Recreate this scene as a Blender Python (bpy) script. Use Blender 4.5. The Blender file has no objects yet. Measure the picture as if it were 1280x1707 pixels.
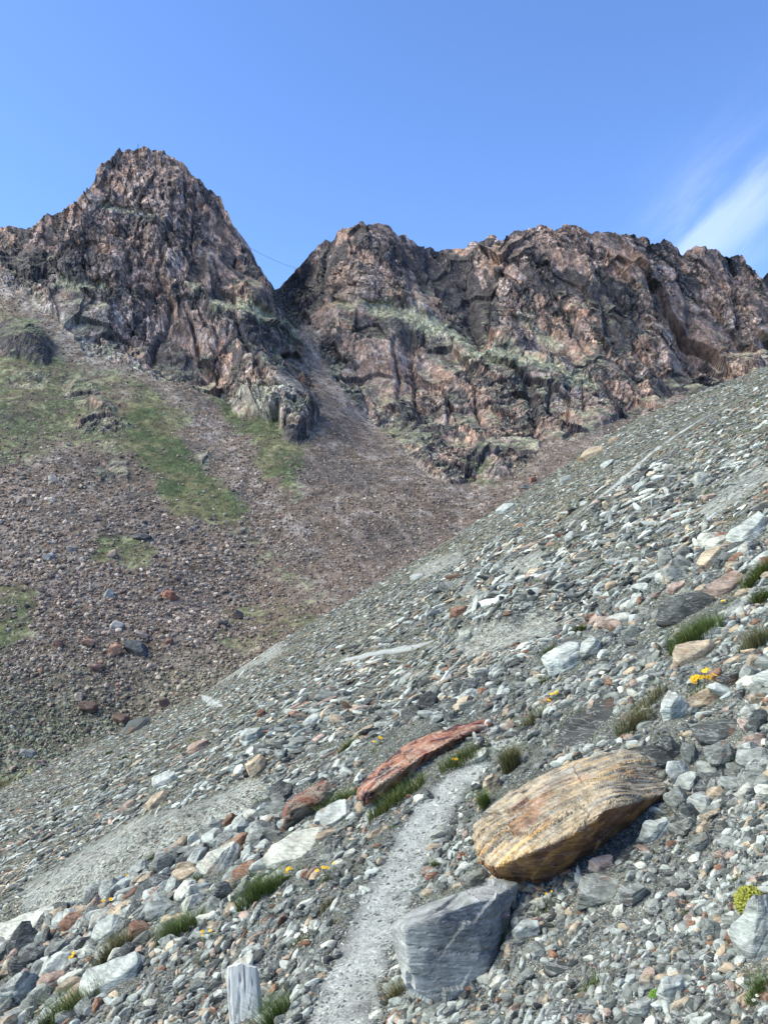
import bpy, bmesh, math, random, time
import numpy as np
from mathutils import Vector
T0 = time.time()
RNG = np.random.default_rng(7)
random.seed(7)
R = math.radians
scn = bpy.context.scene
COL = scn.collection

# ------------------------------------------------------------------ camera
EYE = 1.6                       # eye height above the path
PITCH = R(5.0)
FOC = 1314.0                    # focal length in photo pixels (1280 x 1707)
CX, CY = 640.0, 853.5
cam_d = bpy.data.cameras.new('camera')
cam = bpy.data.objects.new('camera', cam_d)
COL.objects.link(cam)
cam_d.sensor_fit = 'VERTICAL'
cam_d.angle_y = 2 * math.atan(CY / FOC)
cam_d.clip_start = 0.05
cam_d.clip_end = 6000
cam.location = (0, 0, EYE)
cam.rotation_euler = (R(90) + PITCH, 0, 0)
scn.camera = cam

# ------------------------------------------------------------------ light
SUN_EL, SUN_AZ = R(44), R(-100)     # azimuth measured from +y towards +x: behind and to the left
scn.view_settings.view_transform = 'Standard'
scn.view_settings.look = 'None'
scn.view_settings.gamma = 1
scn.view_settings.use_curve_mapping = False
scn.view_settings.exposure = 1.58
sun_d = bpy.data.lights.new('sun', 'SUN')
sun_d.energy = 2.3
sun_d.angle = R(55)
sun_d.color = (1.0, 0.93, 0.70)
sun = bpy.data.objects.new('sun', sun_d)
COL.objects.link(sun)
sd = Vector((math.sin(SUN_AZ) * math.cos(SUN_EL), math.cos(SUN_AZ) * math.cos(SUN_EL), math.sin(SUN_EL)))
sun.rotation_euler = sd.to_track_quat('Z', 'Y').to_euler()

world = bpy.data.worlds.new('World')
scn.world = world
world.use_nodes = True
nt = world.node_tree
nt.nodes.clear()


class G:
    """small helper for wiring shader nodes"""
    def __init__(s, nt):
        s.nt = nt

    def n(s, kind, **kw):
        nd = s.nt.nodes.new(kind)
        for k, v in kw.items():
            setattr(nd, k, v)
        return nd

    def set(s, sock, v):
        if isinstance(v, bpy.types.NodeSocket):
            s.nt.links.new(v, sock)
        else:
            sock.default_value = v

    def math(s, op, a, b=0.0, c=None, clamp=False):
        nd = s.n('ShaderNodeMath', operation=op, use_clamp=clamp)
        s.set(nd.inputs[0], a)
        s.set(nd.inputs[1], b)
        if c is not None:
            s.set(nd.inputs[2], c)
        return nd.outputs[0]

    def vmath(s, op, a, b):
        nd = s.n('ShaderNodeVectorMath', operation=op)
        s.set(nd.inputs[0], a)
        s.set(nd.inputs[1], b)
        return nd.outputs[0]

    def mix(s, f, a, b, blend='MIX'):
        nd = s.n('ShaderNodeMix', data_type='RGBA', blend_type=blend)
        s.set(nd.inputs[0], f)
        s.set(nd.inputs[6], a if not isinstance(a, tuple) else (*a, 1)[:4])
        s.set(nd.inputs[7], b if not isinstance(b, tuple) else (*b, 1)[:4])
        return nd.outputs[2]

    def ramp(s, f, lo, hi, a=0.0, b=1.0):
        nd = s.n('ShaderNodeMapRange', clamp=True)
        nd.interpolation_type = 'SMOOTHSTEP'
        s.set(nd.inputs[0], f)
        for i, v in enumerate((lo, hi, a, b)):
            nd.inputs[1 + i].default_value = v
        return nd.outputs[0]

    def noise(s, vec, scale, detail=4, rough=.55, dist=0.0, out=0):
        nd = s.n('ShaderNodeTexNoise')
        s.set(nd.inputs['Vector'], vec)
        nd.inputs['Scale'].default_value = scale
        nd.inputs['Detail'].default_value = detail
        nd.inputs['Roughness'].default_value = rough
        nd.inputs['Distortion'].default_value = dist
        return nd.outputs[out]

    def vor(s, vec, scale, feature='F1', out=0, rnd=1.0):
        nd = s.n('ShaderNodeTexVoronoi', feature=feature)
        s.set(nd.inputs['Vector'], vec)
        nd.inputs['Scale'].default_value = scale
        nd.inputs['Randomness'].default_value = rnd
        return nd.outputs[out]

    def scale3(s, vec, sc, rot=(0, 0, 0)):
        nd = s.n('ShaderNodeMapping')
        s.set(nd.inputs[0], vec)
        nd.inputs['Rotation'].default_value = rot
        nd.inputs['Scale'].default_value = sc
        return nd.outputs[0]


g = G(nt)
sky = g.n('ShaderNodeTexSky', sky_type='NISHITA', sun_disc=False)
sky.sun_elevation = SUN_EL
sky.sun_rotation = SUN_AZ
sky.altitude = 2200
sky.air_density = 1.0
sky.dust_density = 0.3
sky.ozone_density = 1.6
tc = g.n('ShaderNodeTexCoord')
sep = g.n('ShaderNodeSeparateXYZ')
nt.links.new(tc.outputs['Generated'], sep.inputs[0])
yy = g.math('MAXIMUM', sep.outputs[1], 0.02)
sx = g.math('DIVIDE', sep.outputs[0], yy)
sz = g.math('DIVIDE', sep.outputs[2], yy)
# thin cirrus fan rising to the right above the ridge, at a fixed bearing in the sky
ca, sa = math.cos(R(46)), math.sin(R(46))
dx = g.math('SUBTRACT', sx, 0.375)
dz = g.math('SUBTRACT', sz, 0.43)
along = g.math('ADD', g.math('MULTIPLY', dx, ca), g.math('MULTIPLY', dz, sa))
across = g.math('SUBTRACT', g.math('MULTIPLY', dz, ca), g.math('MULTIPLY', dx, sa))
comb = g.n('ShaderNodeCombineXYZ')
nt.links.new(along, comb.inputs[0])
nt.links.new(across, comb.inputs[1])
cv = g.scale3(comb.outputs[0], (2.2, 12.0, 1))
cn = g.noise(cv, 1.1, 7, .55, .15)
wid = g.math('ADD', g.math('MULTIPLY', along, 0.10), 0.045)
band = g.math('EXPONENT', g.math('MULTIPLY', g.math('POWER', g.math('ABSOLUTE', g.math('DIVIDE', across, wid)), 2.0), -1.0))
low = g.ramp(sx, 0.26, 0.42)
haze = g.math('EXPONENT', g.math('MULTIPLY', g.math('POWER', g.math('ABSOLUTE', g.math('DIVIDE', g.math('ADD', across, 0.06), 0.13)), 2.0), -1.0))
cl = g.math('ADD', g.math('MULTIPLY', band, g.ramp(cn, .36, .66, .05, 1.0)), g.math('MULTIPLY', haze, g.ramp(cn, .35, .7, .02, .38)))
cl = g.math('MULTIPLY', g.math('MULTIPLY', g.math('MULTIPLY', cl, g.ramp(sz, .47, .66, 1, 0.1)), low), g.ramp(sep.outputs[1], 0.05, 0.3), clamp=True)
SKY_TINT = (0.84, 1.02, 1.30)
skc = g.mix(1.0, sky.outputs[0], SKY_TINT, 'MULTIPLY')
skc = g.mix(g.math('MULTIPLY', cl, .17), skc, (8.6, 8.9, 9.0))
bg = g.n('ShaderNodeBackground')
nt.links.new(skc, bg.inputs[0])
bg.inputs[1].default_value = 0.092
wo = g.n('ShaderNodeOutputWorld')
nt.links.new(bg.outputs[0], wo.inputs[0])


# ------------------------------------------------------------------ numeric noise
def _h(ix, iy, iz, seed):
    h = (ix.astype(np.uint32) * np.uint32(0x8da6b343)) ^ (iy.astype(np.uint32) * np.uint32(0xd8163841)) ^ (iz.astype(np.uint32) * np.uint32(0xcb1ab31f)) ^ np.uint32((seed * 0x9E3779B1) & 0xffffffff)
    h ^= h >> np.uint32(15)
    h *= np.uint32(0x2c1b3c6d)
    h ^= h >> np.uint32(12)
    h *= np.uint32(0x297a2d39)
    h ^= h >> np.uint32(15)
    return h


def _f(h, k=0):
    if k:
        h = h * np.uint32(2654435761 + 2 * k * 7919 & 0xffffffff)
        h ^= h >> np.uint32(13)
        h = h * np.uint32(0x5bd1e995)
        h ^= h >> np.uint32(15)
    return (h & np.uint32(0xffffff)).astype(np.float32) / np.float32(0xffffff)


def vnoise(p, seed=0):
    """gradient noise about -1..1, p (N,3)"""
    p = p.astype(np.float32)
    i = np.floor(p)
    fr = p - i
    i = i.astype(np.int32)
    w = fr * fr * fr * (fr * (fr * 6 - 15) + 10)
    res = np.zeros(len(p), np.float32)
    for c in range(8):
        a, b, d = c & 1, (c >> 1) & 1, (c >> 2) & 1
        h = _h(i[:, 0] + a, i[:, 1] + b, i[:, 2] + d, seed)
        gx = (h & np.uint32(1023)).astype(np.float32) / 511.5 - 1
        gy = ((h >> np.uint32(10)) & np.uint32(1023)).astype(np.float32) / 511.5 - 1
        gz = ((h >> np.uint32(20)) & np.uint32(1023)).astype(np.float32) / 511.5 - 1
        dot = gx * (fr[:, 0] - a) + gy * (fr[:, 1] - b) + gz * (fr[:, 2] - d)
        ww = (w[:, 0] if a else 1 - w[:, 0]) * (w[:, 1] if b else 1 - w[:, 1]) * (w[:, 2] if d else 1 - w[:, 2])
        res += dot * ww
    return res * 1.35


def fbm(p, octv=4, seed=0, lac=2.03, gain=.5):
    r = np.zeros(len(p), np.float32)
    a = 1.0
    for o in range(octv):
        r += a * vnoise(p, seed + o * 17)
        p = p * lac
        a *= gain
    return r


def ridged(p, octv=4, seed=0, lac=2.1, gain=.5):
    r = np.zeros(len(p), np.float32)
    a = 1.0
    for o in range(octv):
        r += a * (1 - 2 * np.abs(vnoise(p, seed + o * 13)))
        p = p * lac
        a *= gain
    return r


def facet(p, seed=0):
    """cellular facets: per-cell random plane. returns (height, cell random, edge distance)"""
    p = p.astype(np.float32)
    i0 = np.floor(p).astype(np.int32)
    f1 = np.full(len(p), 9e9, np.float32)
    f2 = f1.copy()
    hid = np.zeros(len(p), np.uint32)
    off = np.zeros_like(p)
    for a in (-1, 0, 1):
        for b in (-1, 0, 1):
            for c in (-1, 0, 1):
                jx, jy, jz = i0[:, 0] + a, i0[:, 1] + b, i0[:, 2] + c
                h = _h(jx, jy, jz, seed)
                dxx = p[:, 0] - (jx + ((h & np.uint32(1023)).astype(np.float32) / 1023))
                dyy = p[:, 1] - (jy + (((h >> np.uint32(10)) & np.uint32(1023)).astype(np.float32) / 1023))
                dzz = p[:, 2] - (jz + (((h >> np.uint32(20)) & np.uint32(1023)).astype(np.float32) / 1023))
                d = dxx * dxx + dyy * dyy + dzz * dzz
                m = d < f1
                f2 = np.where(m, f1, np.minimum(f2, d))
                f1 = np.where(m, d, f1)
                hid = np.where(m, h, hid)
                off[m, 0], off[m, 1], off[m, 2] = dxx[m], dyy[m], dzz[m]
    r0 = _f(hid, 3)
    gx, gy, gz = _f(hid, 5) * 2 - 1, _f(hid, 7) * 2 - 1, _f(hid, 11) * 2 - 1
    height = (r0 - .5) * .55 + (gx * off[:, 0] + gy * off[:, 1] + gz * off[:, 2]) * 1.15
    return height, _f(hid, 13), np.sqrt(f2) - np.sqrt(f1)


def sstep(a, b, x):
    t = np.clip((x - a) / (b - a), 0, 1)
    return t * t * (3 - 2 * t)


def in_poly(poly, x, y):
    poly = np.array(poly, float)
    ins = np.zeros(x.shape, bool)
    n = len(poly)
    for i in range(n):
        x1, y1 = poly[i]
        x2, y2 = poly[(i + 1) % n]
        if y1 == y2:
            continue
        c = ((y1 > y) != (y2 > y)) & (x < (x2 - x1) * (y - y1) / (y2 - y1) + x1)
        ins ^= c
    return ins


def poly_dist(pts, x, y):
    """distance to an open polyline, and position along it 0..1"""
    pts = np.array(pts, float)
    best = np.full(x.shape, 1e9)
    sgn = np.zeros(x.shape)
    tt = np.zeros(x.shape)
    n = len(pts) - 1
    for i in range(n):
        a, b = pts[i], pts[i + 1]
        d = b - a
        t = np.clip(((x - a[0]) * d[0] + (y - a[1]) * d[1]) / (d @ d), 0, 1)
        ex, ey = x - (a[0] + t * d[0]), y - (a[1] + t * d[1])
        dd = np.hypot(ex, ey)
        m = dd < best
        best = np.where(m, dd, best)
        sgn = np.where(m, np.sign(d[0] * ey - d[1] * ex), sgn)
        tt = np.where(m, (i + t) / n, tt)
    return best, sgn, tt


CP, SP = math.cos(PITCH), math.sin(PITCH)


def bearing(px, py):
    """image pixel -> (x/y, (z-eye)/y) slopes of its line of sight"""
    u = (np.asarray(px, float) - CX) / FOC
    v = (CY - np.asarray(py, float)) / FOC
    dy = CP - v * SP
    return u / dy, (SP + v * CP) / dy


def to_px(x, y, z):
    zz = z - EYE
    dep = y * CP + zz * SP
    up = zz * CP - y * SP
    return CX + FOC * x / dep, CY - FOC * up / dep


# ------------------------------------------------------------------ mesh helpers
def mesh_from(name, co, faces_flat, loop_tot, mat, tint=None, smooth=False, extra=None):
    me = bpy.data.meshes.new(name)
    nv, nl, nf = len(co), len(faces_flat), len(loop_tot)
    me.vertices.add(nv)
    me.vertices.foreach_set('co', np.ascontiguousarray(co, np.float32).ravel())
    me.loops.add(nl)
    me.loops.foreach_set('vertex_index', np.ascontiguousarray(faces_flat, np.int32))
    me.polygons.add(nf)
    st = np.zeros(nf, np.int32)
    st[1:] = np.cumsum(loop_tot)[:-1]
    me.polygons.foreach_set('loop_start', st)
    me.polygons.foreach_set('loop_total', np.ascontiguousarray(loop_tot, np.int32))
    me.polygons.foreach_set('use_smooth', np.full(nf, smooth, bool))
    me.update(calc_edges=True)
    if tint is not None:
        at = me.attributes.new('tint', 'FLOAT_COLOR', 'POINT')
        c4 = np.ones((nv, 4), np.float32)
        c4[:, :3] = tint
        at.data.foreach_set('color', c4.ravel())
    for k, v in (extra or {}).items():
        at = me.attributes.new(k, 'FLOAT', 'POINT')
        at.data.foreach_set('value', np.ascontiguousarray(v, np.float32))
    if mat:
        me.materials.append(mat)
    return me


def link(name, me, kind=None, label=None, cat=None, group=None, parent=None, loc=None):
    o = bpy.data.objects.new(name, me)
    COL.objects.link(o)
    if kind:
        o['kind'] = kind
    if label:
        o['label'] = label
    if cat:
        o['category'] = cat
    if group:
        o['group'] = group
    if parent:
        o.parent = parent
    if loc is not None:
        o.location = loc
    return o


def grid_faces(nr, nc, mask=None):
    i = np.arange((nr - 1) * (nc - 1))
    r, c = i // (nc - 1), i % (nc - 1)
    a = r * nc + c
    f = np.stack([a, a + 1, a + nc + 1, a + nc], 1)
    if mask is not None:
        f = f[mask]
    return f


# ------------------------------------------------------------------ materials
def new_mat(name):
    m = bpy.data.materials.new(name)
    m.use_nodes = True
    m.node_tree.nodes.clear()
    gg = G(m.node_tree)
    out = gg.n('ShaderNodeOutputMaterial')
    bs = gg.n('ShaderNodeBsdfPrincipled')
    m.node_tree.links.new(bs.outputs[0], out.inputs[0])
    bs.inputs['Roughness'].default_value = .85
    bs.inputs['Specular IOR Level'].default_value = .25
    return m, gg, bs


def attr(gg, name, out='Color'):
    nd = gg.n('ShaderNodeAttribute', attribute_name=name)
    return nd.outputs[out]


def bump(gg, bs, h, strength, dist, prev=None):
    b = gg.n('ShaderNodeBump')
    b.inputs['Strength'].default_value = strength
    b.inputs['Distance'].default_value = dist
    gg.set(b.inputs['Height'], h)
    if prev:
        gg.set(b.inputs['Normal'], prev)
    gg.set(bs.inputs['Normal'], b.outputs[0])
    return b.outputs[0]


def stone_material(name, s, strata=(1, 1, 5), contrast=.55, bd=1.0):
    m, gg, bs = new_mat(name)
    pos = gg.n('ShaderNodeTexCoord').outputs['Object']
    base = attr(gg, 'tint')
    n1 = gg.noise(pos, 7 * s, 5, .6)
    sv = gg.scale3(pos, strata, (.35, .5, 0))
    n2 = gg.noise(sv, 16 * s, 4, .65, .4)
    n3 = gg.noise(pos, 90 * s, 3, .6)
    f = gg.math('ADD', gg.math('MULTIPLY', n1, .45), gg.math('ADD', gg.math('MULTIPLY', n2, .4), gg.math('MULTIPLY', n3, .15)))
    k = gg.ramp(f, .33, .67, 1 - contrast, 1 + contrast)
    rgb = gg.n('ShaderNodeCombineXYZ')
    for i in range(3):
        gg.set(rgb.inputs[i], k)
    c = gg.mix(1.0, base, rgb.outputs[0], 'MULTIPLY')
    vein = gg.ramp(gg.math('ABSOLUTE', gg.math('SUBTRACT', gg.noise(sv, 5 * s, 3, .6, 1.0), .5)), 0, .02, .35, 0)
    c = gg.mix(vein, c, (.5, .5, .48))
    gg.set(bs.inputs['Base Color'], c)
    nn = bump(gg, bs, n2, .5, .012 * bd)
    nn = bump(gg, bs, n3, .5, .004 * bd, nn)
    return m


M_STONE = stone_material('stone', 1.0)
M_FARSTONE = stone_material('far_stone', .05, contrast=.4, bd=12)


def ground_material():
    m, gg, bs = new_mat('moraine_gravel')
    pos = gg.n('ShaderNodeTexCoord').outputs['Object']
    base = attr(gg, 'tint')
    far = attr(gg, 'far', 'Fac')

    def cells(sc):
        nd = gg.n('ShaderNodeTexVoronoi')
        gg.set(nd.inputs['Vector'], pos)
        nd.inputs['Scale'].default_value = sc
        s2 = gg.n('ShaderNodeSeparateColor')
        gg.set(s2.inputs[0], nd.outputs['Color'])
        return nd.outputs['Distance'], s2.outputs[0], s2.outputs[1]
    d1, a1, b1 = cells(75)
    d2, a2, b2 = cells(22)
    d3, a3, b3 = cells(6)

    def sel(p, q, r):
        ab = gg.n('ShaderNodeMix', data_type='FLOAT')
        gg.set(ab.inputs[0], gg.math('MULTIPLY', far, 2.0, clamp=True))
        gg.set(ab.inputs[2], p)
        gg.set(ab.inputs[3], q)
        bc = gg.n('ShaderNodeMix', data_type='FLOAT')
        gg.set(bc.inputs[0], gg.math('SUBTRACT', gg.math('MULTIPLY', far, 2.0), 1.0, clamp=True))
        gg.set(bc.inputs[2], ab.outputs[0])
        gg.set(bc.inputs[3], r)
        return bc.outputs[0]
    a = sel(a1, a2, a3)
    b = sel(b1, b2, b3)
    d = sel(d1, d2, d3)
    k = gg.math('MULTIPLY', gg.ramp(a, 0, 1, .45, 1.7), gg.ramp(gg.noise(pos, 3, 6, .65), .3, .7, .75, 1.25))
    rgb = gg.n('ShaderNodeCombineXYZ')
    for i in range(3):
        gg.set(rgb.inputs[i], k)
    c = gg.mix(1.0, base, rgb.outputs[0], 'MULTIPLY')
    c = gg.mix(gg.ramp(b, .9, .94, 0, .5), c, (.26, .15, .09))
    gg.set(bs.inputs['Base Color'], c)
    nn = bump(gg, bs, d1, -.6, .012)
    nn = bump(gg, bs, d2, -.6, .03, nn)
    nn = bump(gg, bs, d3, -.35, .08, nn)
    return m


M_GROUND = ground_material()


def path_material():
    m, gg, bs = new_mat('path_grit')
    pos = gg.n('ShaderNodeTexCoord').outputs['Object']
    nd = gg.n('ShaderNodeTexVoronoi')
    gg.set(nd.inputs['Vector'], pos)
    nd.inputs['Scale'].default_value = 110
    s2 = gg.n('ShaderNodeSeparateColor')
    gg.set(s2.inputs[0], nd.outputs['Color'])
    n = gg.noise(pos, 9, 6, .7)
    k = gg.math('ADD', gg.math('MULTIPLY', s2.outputs[0], .35), gg.math('MULTIPLY', n, .9))
    c = gg.mix(gg.ramp(k, .25, 1.0), (.16, .17, .16), (.46, .48, .445))
    c = gg.mix(attr(gg, 'wear', 'Fac'), (.10, .105, .10), c)
    gg.set(bs.inputs['Base Color'], c)
    nn = bump(gg, bs, nd.outputs['Distance'], -.6, .008)
    bump(gg, bs, n, .6, .03, nn)
    return m


M_PATH = path_material()


def mountain_material():
    m, gg, bs = new_mat('mountain_rock')
    pos = gg.n('ShaderNodeTexCoord').outputs['Object']
    base = attr(gg, 'tint')
    rock = attr(gg, 'rock', 'Fac')
    sv = gg.scale3(pos, (1, 1, .45), (.15, .25, 0))
    n1 = gg.noise(sv, .16, 6, .7, .5)
    n2 = gg.noise(pos, .5, 4, .65)
    k = gg.ramp(n1, .3, .7, .45, 1.55)
    rgb = gg.n('ShaderNodeCombineXYZ')
    for i in range(3):
        gg.set(rgb.inputs[i], k)
    c = gg.mix(1.0, base, rgb.outputs[0], 'MULTIPLY')
    wv = gg.vmath('ADD', sv, gg.vmath('MULTIPLY', gg.noise(pos, .12, 3, .6, out=1), (5.0, 5.0, 5.0)))
    nd = gg.n('ShaderNodeTexVoronoi')
    gg.set(nd.inputs['Vector'], wv)
    nd.inputs['Scale'].default_value = .34
    s2 = gg.n('ShaderNodeSeparateColor')
    gg.set(s2.inputs[0], nd.outputs['Color'])
    k2 = gg.ramp(s2.outputs[0], 0, 1, .75, 1.85)
    e2 = gg.ramp(gg.vor(wv, .34, 'DISTANCE_TO_EDGE'), .0, .09, .28, 1.0)
    e3 = gg.ramp(gg.vor(wv, .11, 'DISTANCE_TO_EDGE'), .0, .035, .22, 1.0)
    k2 = gg.math('MULTIPLY', gg.math('MULTIPLY', k2, e2), e3)
    rgb2 = gg.n('ShaderNodeCombineXYZ')
    for i in range(3):
        gg.set(rgb2.inputs[i], k2)
    c = gg.mix(rock, c, gg.mix(1.0, c, rgb2.outputs[0], 'MULTIPLY'))
    gg.set(bs.inputs['Base Color'], c)
    v = gg.vor(wv, .22, 'DISTANCE_TO_EDGE')
    crack = gg.ramp(v, 0, .1)
    nn = bump(gg, bs, crack, .25, 1.2)
    nn = bump(gg, bs, n1, .8, 3.0, nn)
    bump(gg, bs, n2, .7, 1.0, nn)
    return m


M_MOUNT = mountain_material()

# ------------------------------------------------------------------ moraine terrain (height field)
SKYLINE = np.array([(-200, 1428), (-60, 1352), (0, 1318), (100, 1270), (200, 1222), (330, 1160), (460, 1068), (550, 1015), (640, 965), (715, 925),
                    (840, 842), (920, 792), (1000, 732), (1080, 690), (1140, 668), (1190, 646), (1280, 610), (1340, 578), (1500, 490)], float)
sk_x, sk_w = bearing(SKYLINE[:, 0], SKYLINE[:, 1])
YC = 130.0
SLOPE = .55


def p3(x, y, s):
    return np.stack([x * s, y * s, np.zeros_like(x)], 1)


def plane_hit(px, py, h=EYE):
    xr, w = bearing(px, py)
    y = h / (SLOPE * xr - w)
    return xr * y, y


PATH_PX = np.array([(510, 1950), (540, 1800), (562, 1707), (600, 1600), (640, 1500), (690, 1400), (735, 1330), (795, 1268), (845, 1232)], float)
pth_x, pth_y = plane_hit(PATH_PX[:, 0], PATH_PX[:, 1])
PATH_W = .155


def path_x(y):
    return np.interp(y, pth_y, pth_x)


def terrain(x, y):
    x = np.asarray(x, np.float64)
    y = np.asarray(y, np.float64)
    ys = np.maximum(y, 8.0)
    xr = x / ys
    edge = 8.1 + .7 * vnoise(p3(x, y, .45), 3) + .5 * sstep(2.0, 5.0, x) * 2
    z = SLOPE * x - 2.0 * sstep(edge, edge + 6, y)
    # concave rise to the crest
    tgt = np.interp(xr, sk_x, sk_w) * YC - (SLOPE * xr * YC - 3.6)
    z = z + tgt * sstep(8, 20, y) * (np.minimum(y, YC + 15) / YC) ** 2
    yc = YC + 14 * vnoise(p3(x, y, .03), 71)
    over = np.maximum(y - yc, 0)
    z = z - over * .75 * (1 - np.exp(-over / 6))
    nearw = 1 - sstep(9, 14, y)
    farw = sstep(10, 22, y)
    z += nearw * (.10 * fbm(p3(x, y, .8), 3, 21) + .035 * fbm(p3(x, y, 3.5), 3, 22) + .012 * fbm(p3(x, y, 14), 2, 23))
    crestw = 1 - .75 * sstep(60, 120, y)
    z += farw * crestw * (.45 * fbm(p3(x, y, .11), 3, 31) + .12 * fbm(p3(x, y, .55), 3, 32))
    z += sstep(30, 60, y) * .5 * fbm(p3(x, y, .045), 3, 33) * crestw
    z += (nearw + farw) * .04 * fbm(p3(x, y, 1.7), 2, 34)
    # bare clay scarps
    for (bx, by, wx, hgt) in ((4.1, 23.0, 1.9, .9), (-6.2, 19.5, 3.2, .7), (-3.5, 21.5, 2.0, .5)):
        win = np.exp(-((x - bx) / wx) ** 2)
        z += hgt * win * sstep(by - .9, by + .5, y + .4 * vnoise(p3(x, y, 1.1), 41)) * (1 - sstep(by + 3, by + 16, y))
    # trodden bench of the path
    d = np.abs(x - path_x(y))
    bw = np.exp(-(d / .30) ** 4) * (1 - sstep(5.7, 7.0, y))
    zc = SLOPE * path_x(y) - .02 + .025 * vnoise(p3(x, y, 2.2), 51) + (x - path_x(y)) * .12
    z = z * (1 - bw) + zc * bw
    return z


NS, NY = 1050, 1150
ly = np.linspace(math.log(2.2), math.log(235 + 5.0), NY)
gy = np.exp(ly) - 5.0           # from -2.8 m (behind the camera) to 235 m
gs = np.linspace(-.80, .80, NS)
YY, SS = np.meshgrid(gy, gs, indexing='ij')
XX = SS * (YY + 6.0)
ZZ = terrain(XX.ravel(), YY.ravel()).reshape(NY, NS)
print('terrain', time.time() - T0)


def gz(x, y):
    """bilinear lookup on the built ground"""
    fy = np.clip((np.log(np.maximum(y + 5.0, 2.21)) - ly[0]) / (ly[1] - ly[0]), 0, NY - 1.001)
    fs = np.clip((x / (y + 6.0) - gs[0]) / (gs[1] - gs[0]), 0, NS - 1.001)
    i, j = fy.astype(int), fs.astype(int)
    a, b = fy - i, fs - j
    return (ZZ[i, j] * (1 - a) * (1 - b) + ZZ[i + 1, j] * a * (1 - b) + ZZ[i, j + 1] * (1 - a) * b + ZZ[i + 1, j + 1] * a * b)


STEPS = np.exp(np.linspace(math.log(1.7), math.log(150), 700))


def hit(px, py):
    """first point of the ground on the line of sight of an image pixel (vectorised)"""
    xr, w = bearing(np.atleast_1d(px), np.atleast_1d(py))
    res = np.full(xr.shape, np.nan)
    alive = np.ones(xr.shape, bool)
    prev = STEPS[0]
    for y in STEPS[1:]:
        idx = np.nonzero(alive)[0]
        if not len(idx):
            break
        below = (EYE + w[idx] * y) < gz(xr[idx] * y, np.full(len(idx), y))
        k = idx[below]
        if len(k):
            lo, hi = np.full(len(k), prev), np.full(len(k), y)
            for _ in range(9):
                mid = (lo + hi) / 2
                b = (EYE + w[k] * mid) < gz(xr[k] * mid, mid)
                hi = np.where(b, mid, hi)
                lo = np.where(b, lo, mid)
            res[k] = hi
            alive[k] = False
        prev = y
    x = xr * res
    return x, res, EYE + w * res


def slope_normal(x, y):
    e = .06 + .004 * y
    zx = (gz(x + e, y) - gz(x - e, y)) / (2 * e)
    zy = (gz(x, y + e) - gz(x, y - e)) / (2 * e)
    n = np.stack([-zx, -zy, np.ones_like(zx)], 1)
    return n / np.linalg.norm(n, axis=1, keepdims=True)


# ---- ground colour (what the ground is made of)
xf, yf, zf = XX.ravel(), YY.ravel(), ZZ.ravel()
pxg, pyg = to_px(xf, np.maximum(yf, .3), zf)
tint = np.empty((len(xf), 3), np.float32)
nA = fbm(p3(xf, yf, .35), 5, 61, 2.1, .6)
nB = fbm(p3(xf, yf, .07), 4, 62, 2.1, .6)
C = lambda *c: np.array(c, np.float32)
tint[:] = C(.080, .086, .068)
mixc = lambda t, c, w: t + (c - t) * w[:, None].astype(np.float32)
tint = mixc(tint, C(.12, .127, .105), sstep(-.1, .5, nA))
tint = mixc(tint, C(.085, .09, .088), sstep(.15, .7, -nA))
flank = sstep(11, 16, yf)
olive = sstep(-.3, .3, nB + .5 * nA) * flank * .8
tint = mixc(tint, C(.085, .082, .048), olive)


def clay_weight(px, py):
    w = np.zeros(px.shape)
    for pts, rad in ((((70, 1500), (150, 1450), (230, 1400), (330, 1375), (420, 1330)), 38), (((780, 1070), (840, 1055), (905, 1035)), 27),
                     (((350, 1130), (460, 1080)), 16), (((700, 955), (760, 930)), 12), (((850, 950), (900, 930)), 14), (((1180, 850), (1270, 790)), 16)):
        d, _, _ = poly_dist(pts, px, py)
        w = np.maximum(w, 1 - sstep(rad * .5, rad * 1.25, d))
    return w


cw = clay_weight(pxg, pyg) * flank
cwn = np.clip(cw * (1 + .9 * nA), 0, 1)
tint = mixc(tint, C(.205, .215, .19), cwn * .85)
me = mesh_from('moraine_ground', np.stack([xf, yf, zf], 1), grid_faces(NY, NS).ravel(), np.full((NY - 1) * (NS - 1), 4), M_GROUND, tint, True,
               {'far': np.clip(np.log(np.maximum(yf, 3) / 3) / math.log(60 / 3), 0, 1)})
link('ground', me, 'structure')
print('ground', time.time() - T0)


# ---- the footpath: a thin sheet of trodden grit, and its far pieces
def ribbon(name, cx, cy, halfw, rough, lift, n_across=24, seed=0):
    n = len(cx)
    t = np.linspace(-1, 1, n_across)
    tx, ty = np.gradient(cx), np.gradient(cy)
    ln = np.hypot(tx, ty)
    nx, ny = ty / ln, -tx / ln
    q = np.stack([cx / rough, cy / rough, np.zeros(n)], 1)
    hl = halfw * (1 + .45 * fbm(q, 3, 81 + seed))
    hr = halfw * (1 + .45 * fbm(q, 3, 91 + seed))
    off = np.where(t[None, :] < 0, t[None, :] * hl[:, None], t[None, :] * hr[:, None])
    X = cx[:, None] + nx[:, None] * off
    Y = cy[:, None] + ny[:, None] * off
    Z = gz(X.ravel(), Y.ravel()).reshape(X.shape) + lift * (1 - (np.abs(t)[None, :]) ** 6) - lift * .4
    co = np.stack([X.ravel(), Y.ravel(), Z.ravel()], 1)
    wear = np.clip((1 - np.abs(t)[None, :]) * 1.7 + 0 * X, 0, 1).ravel()
    wear = np.clip(wear * (1 + .9 * fbm(np.stack([X.ravel() / rough, Y.ravel() / rough, X.ravel() * 0], 1), 4, 87)), 0, 1)
    mm = mesh_from(name, co, grid_faces(n, n_across).ravel(), np.full((n - 1) * (n_across - 1), 4), M_PATH, None, True, {'wear': wear})
    return link(name, mm, 'structure')


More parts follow.
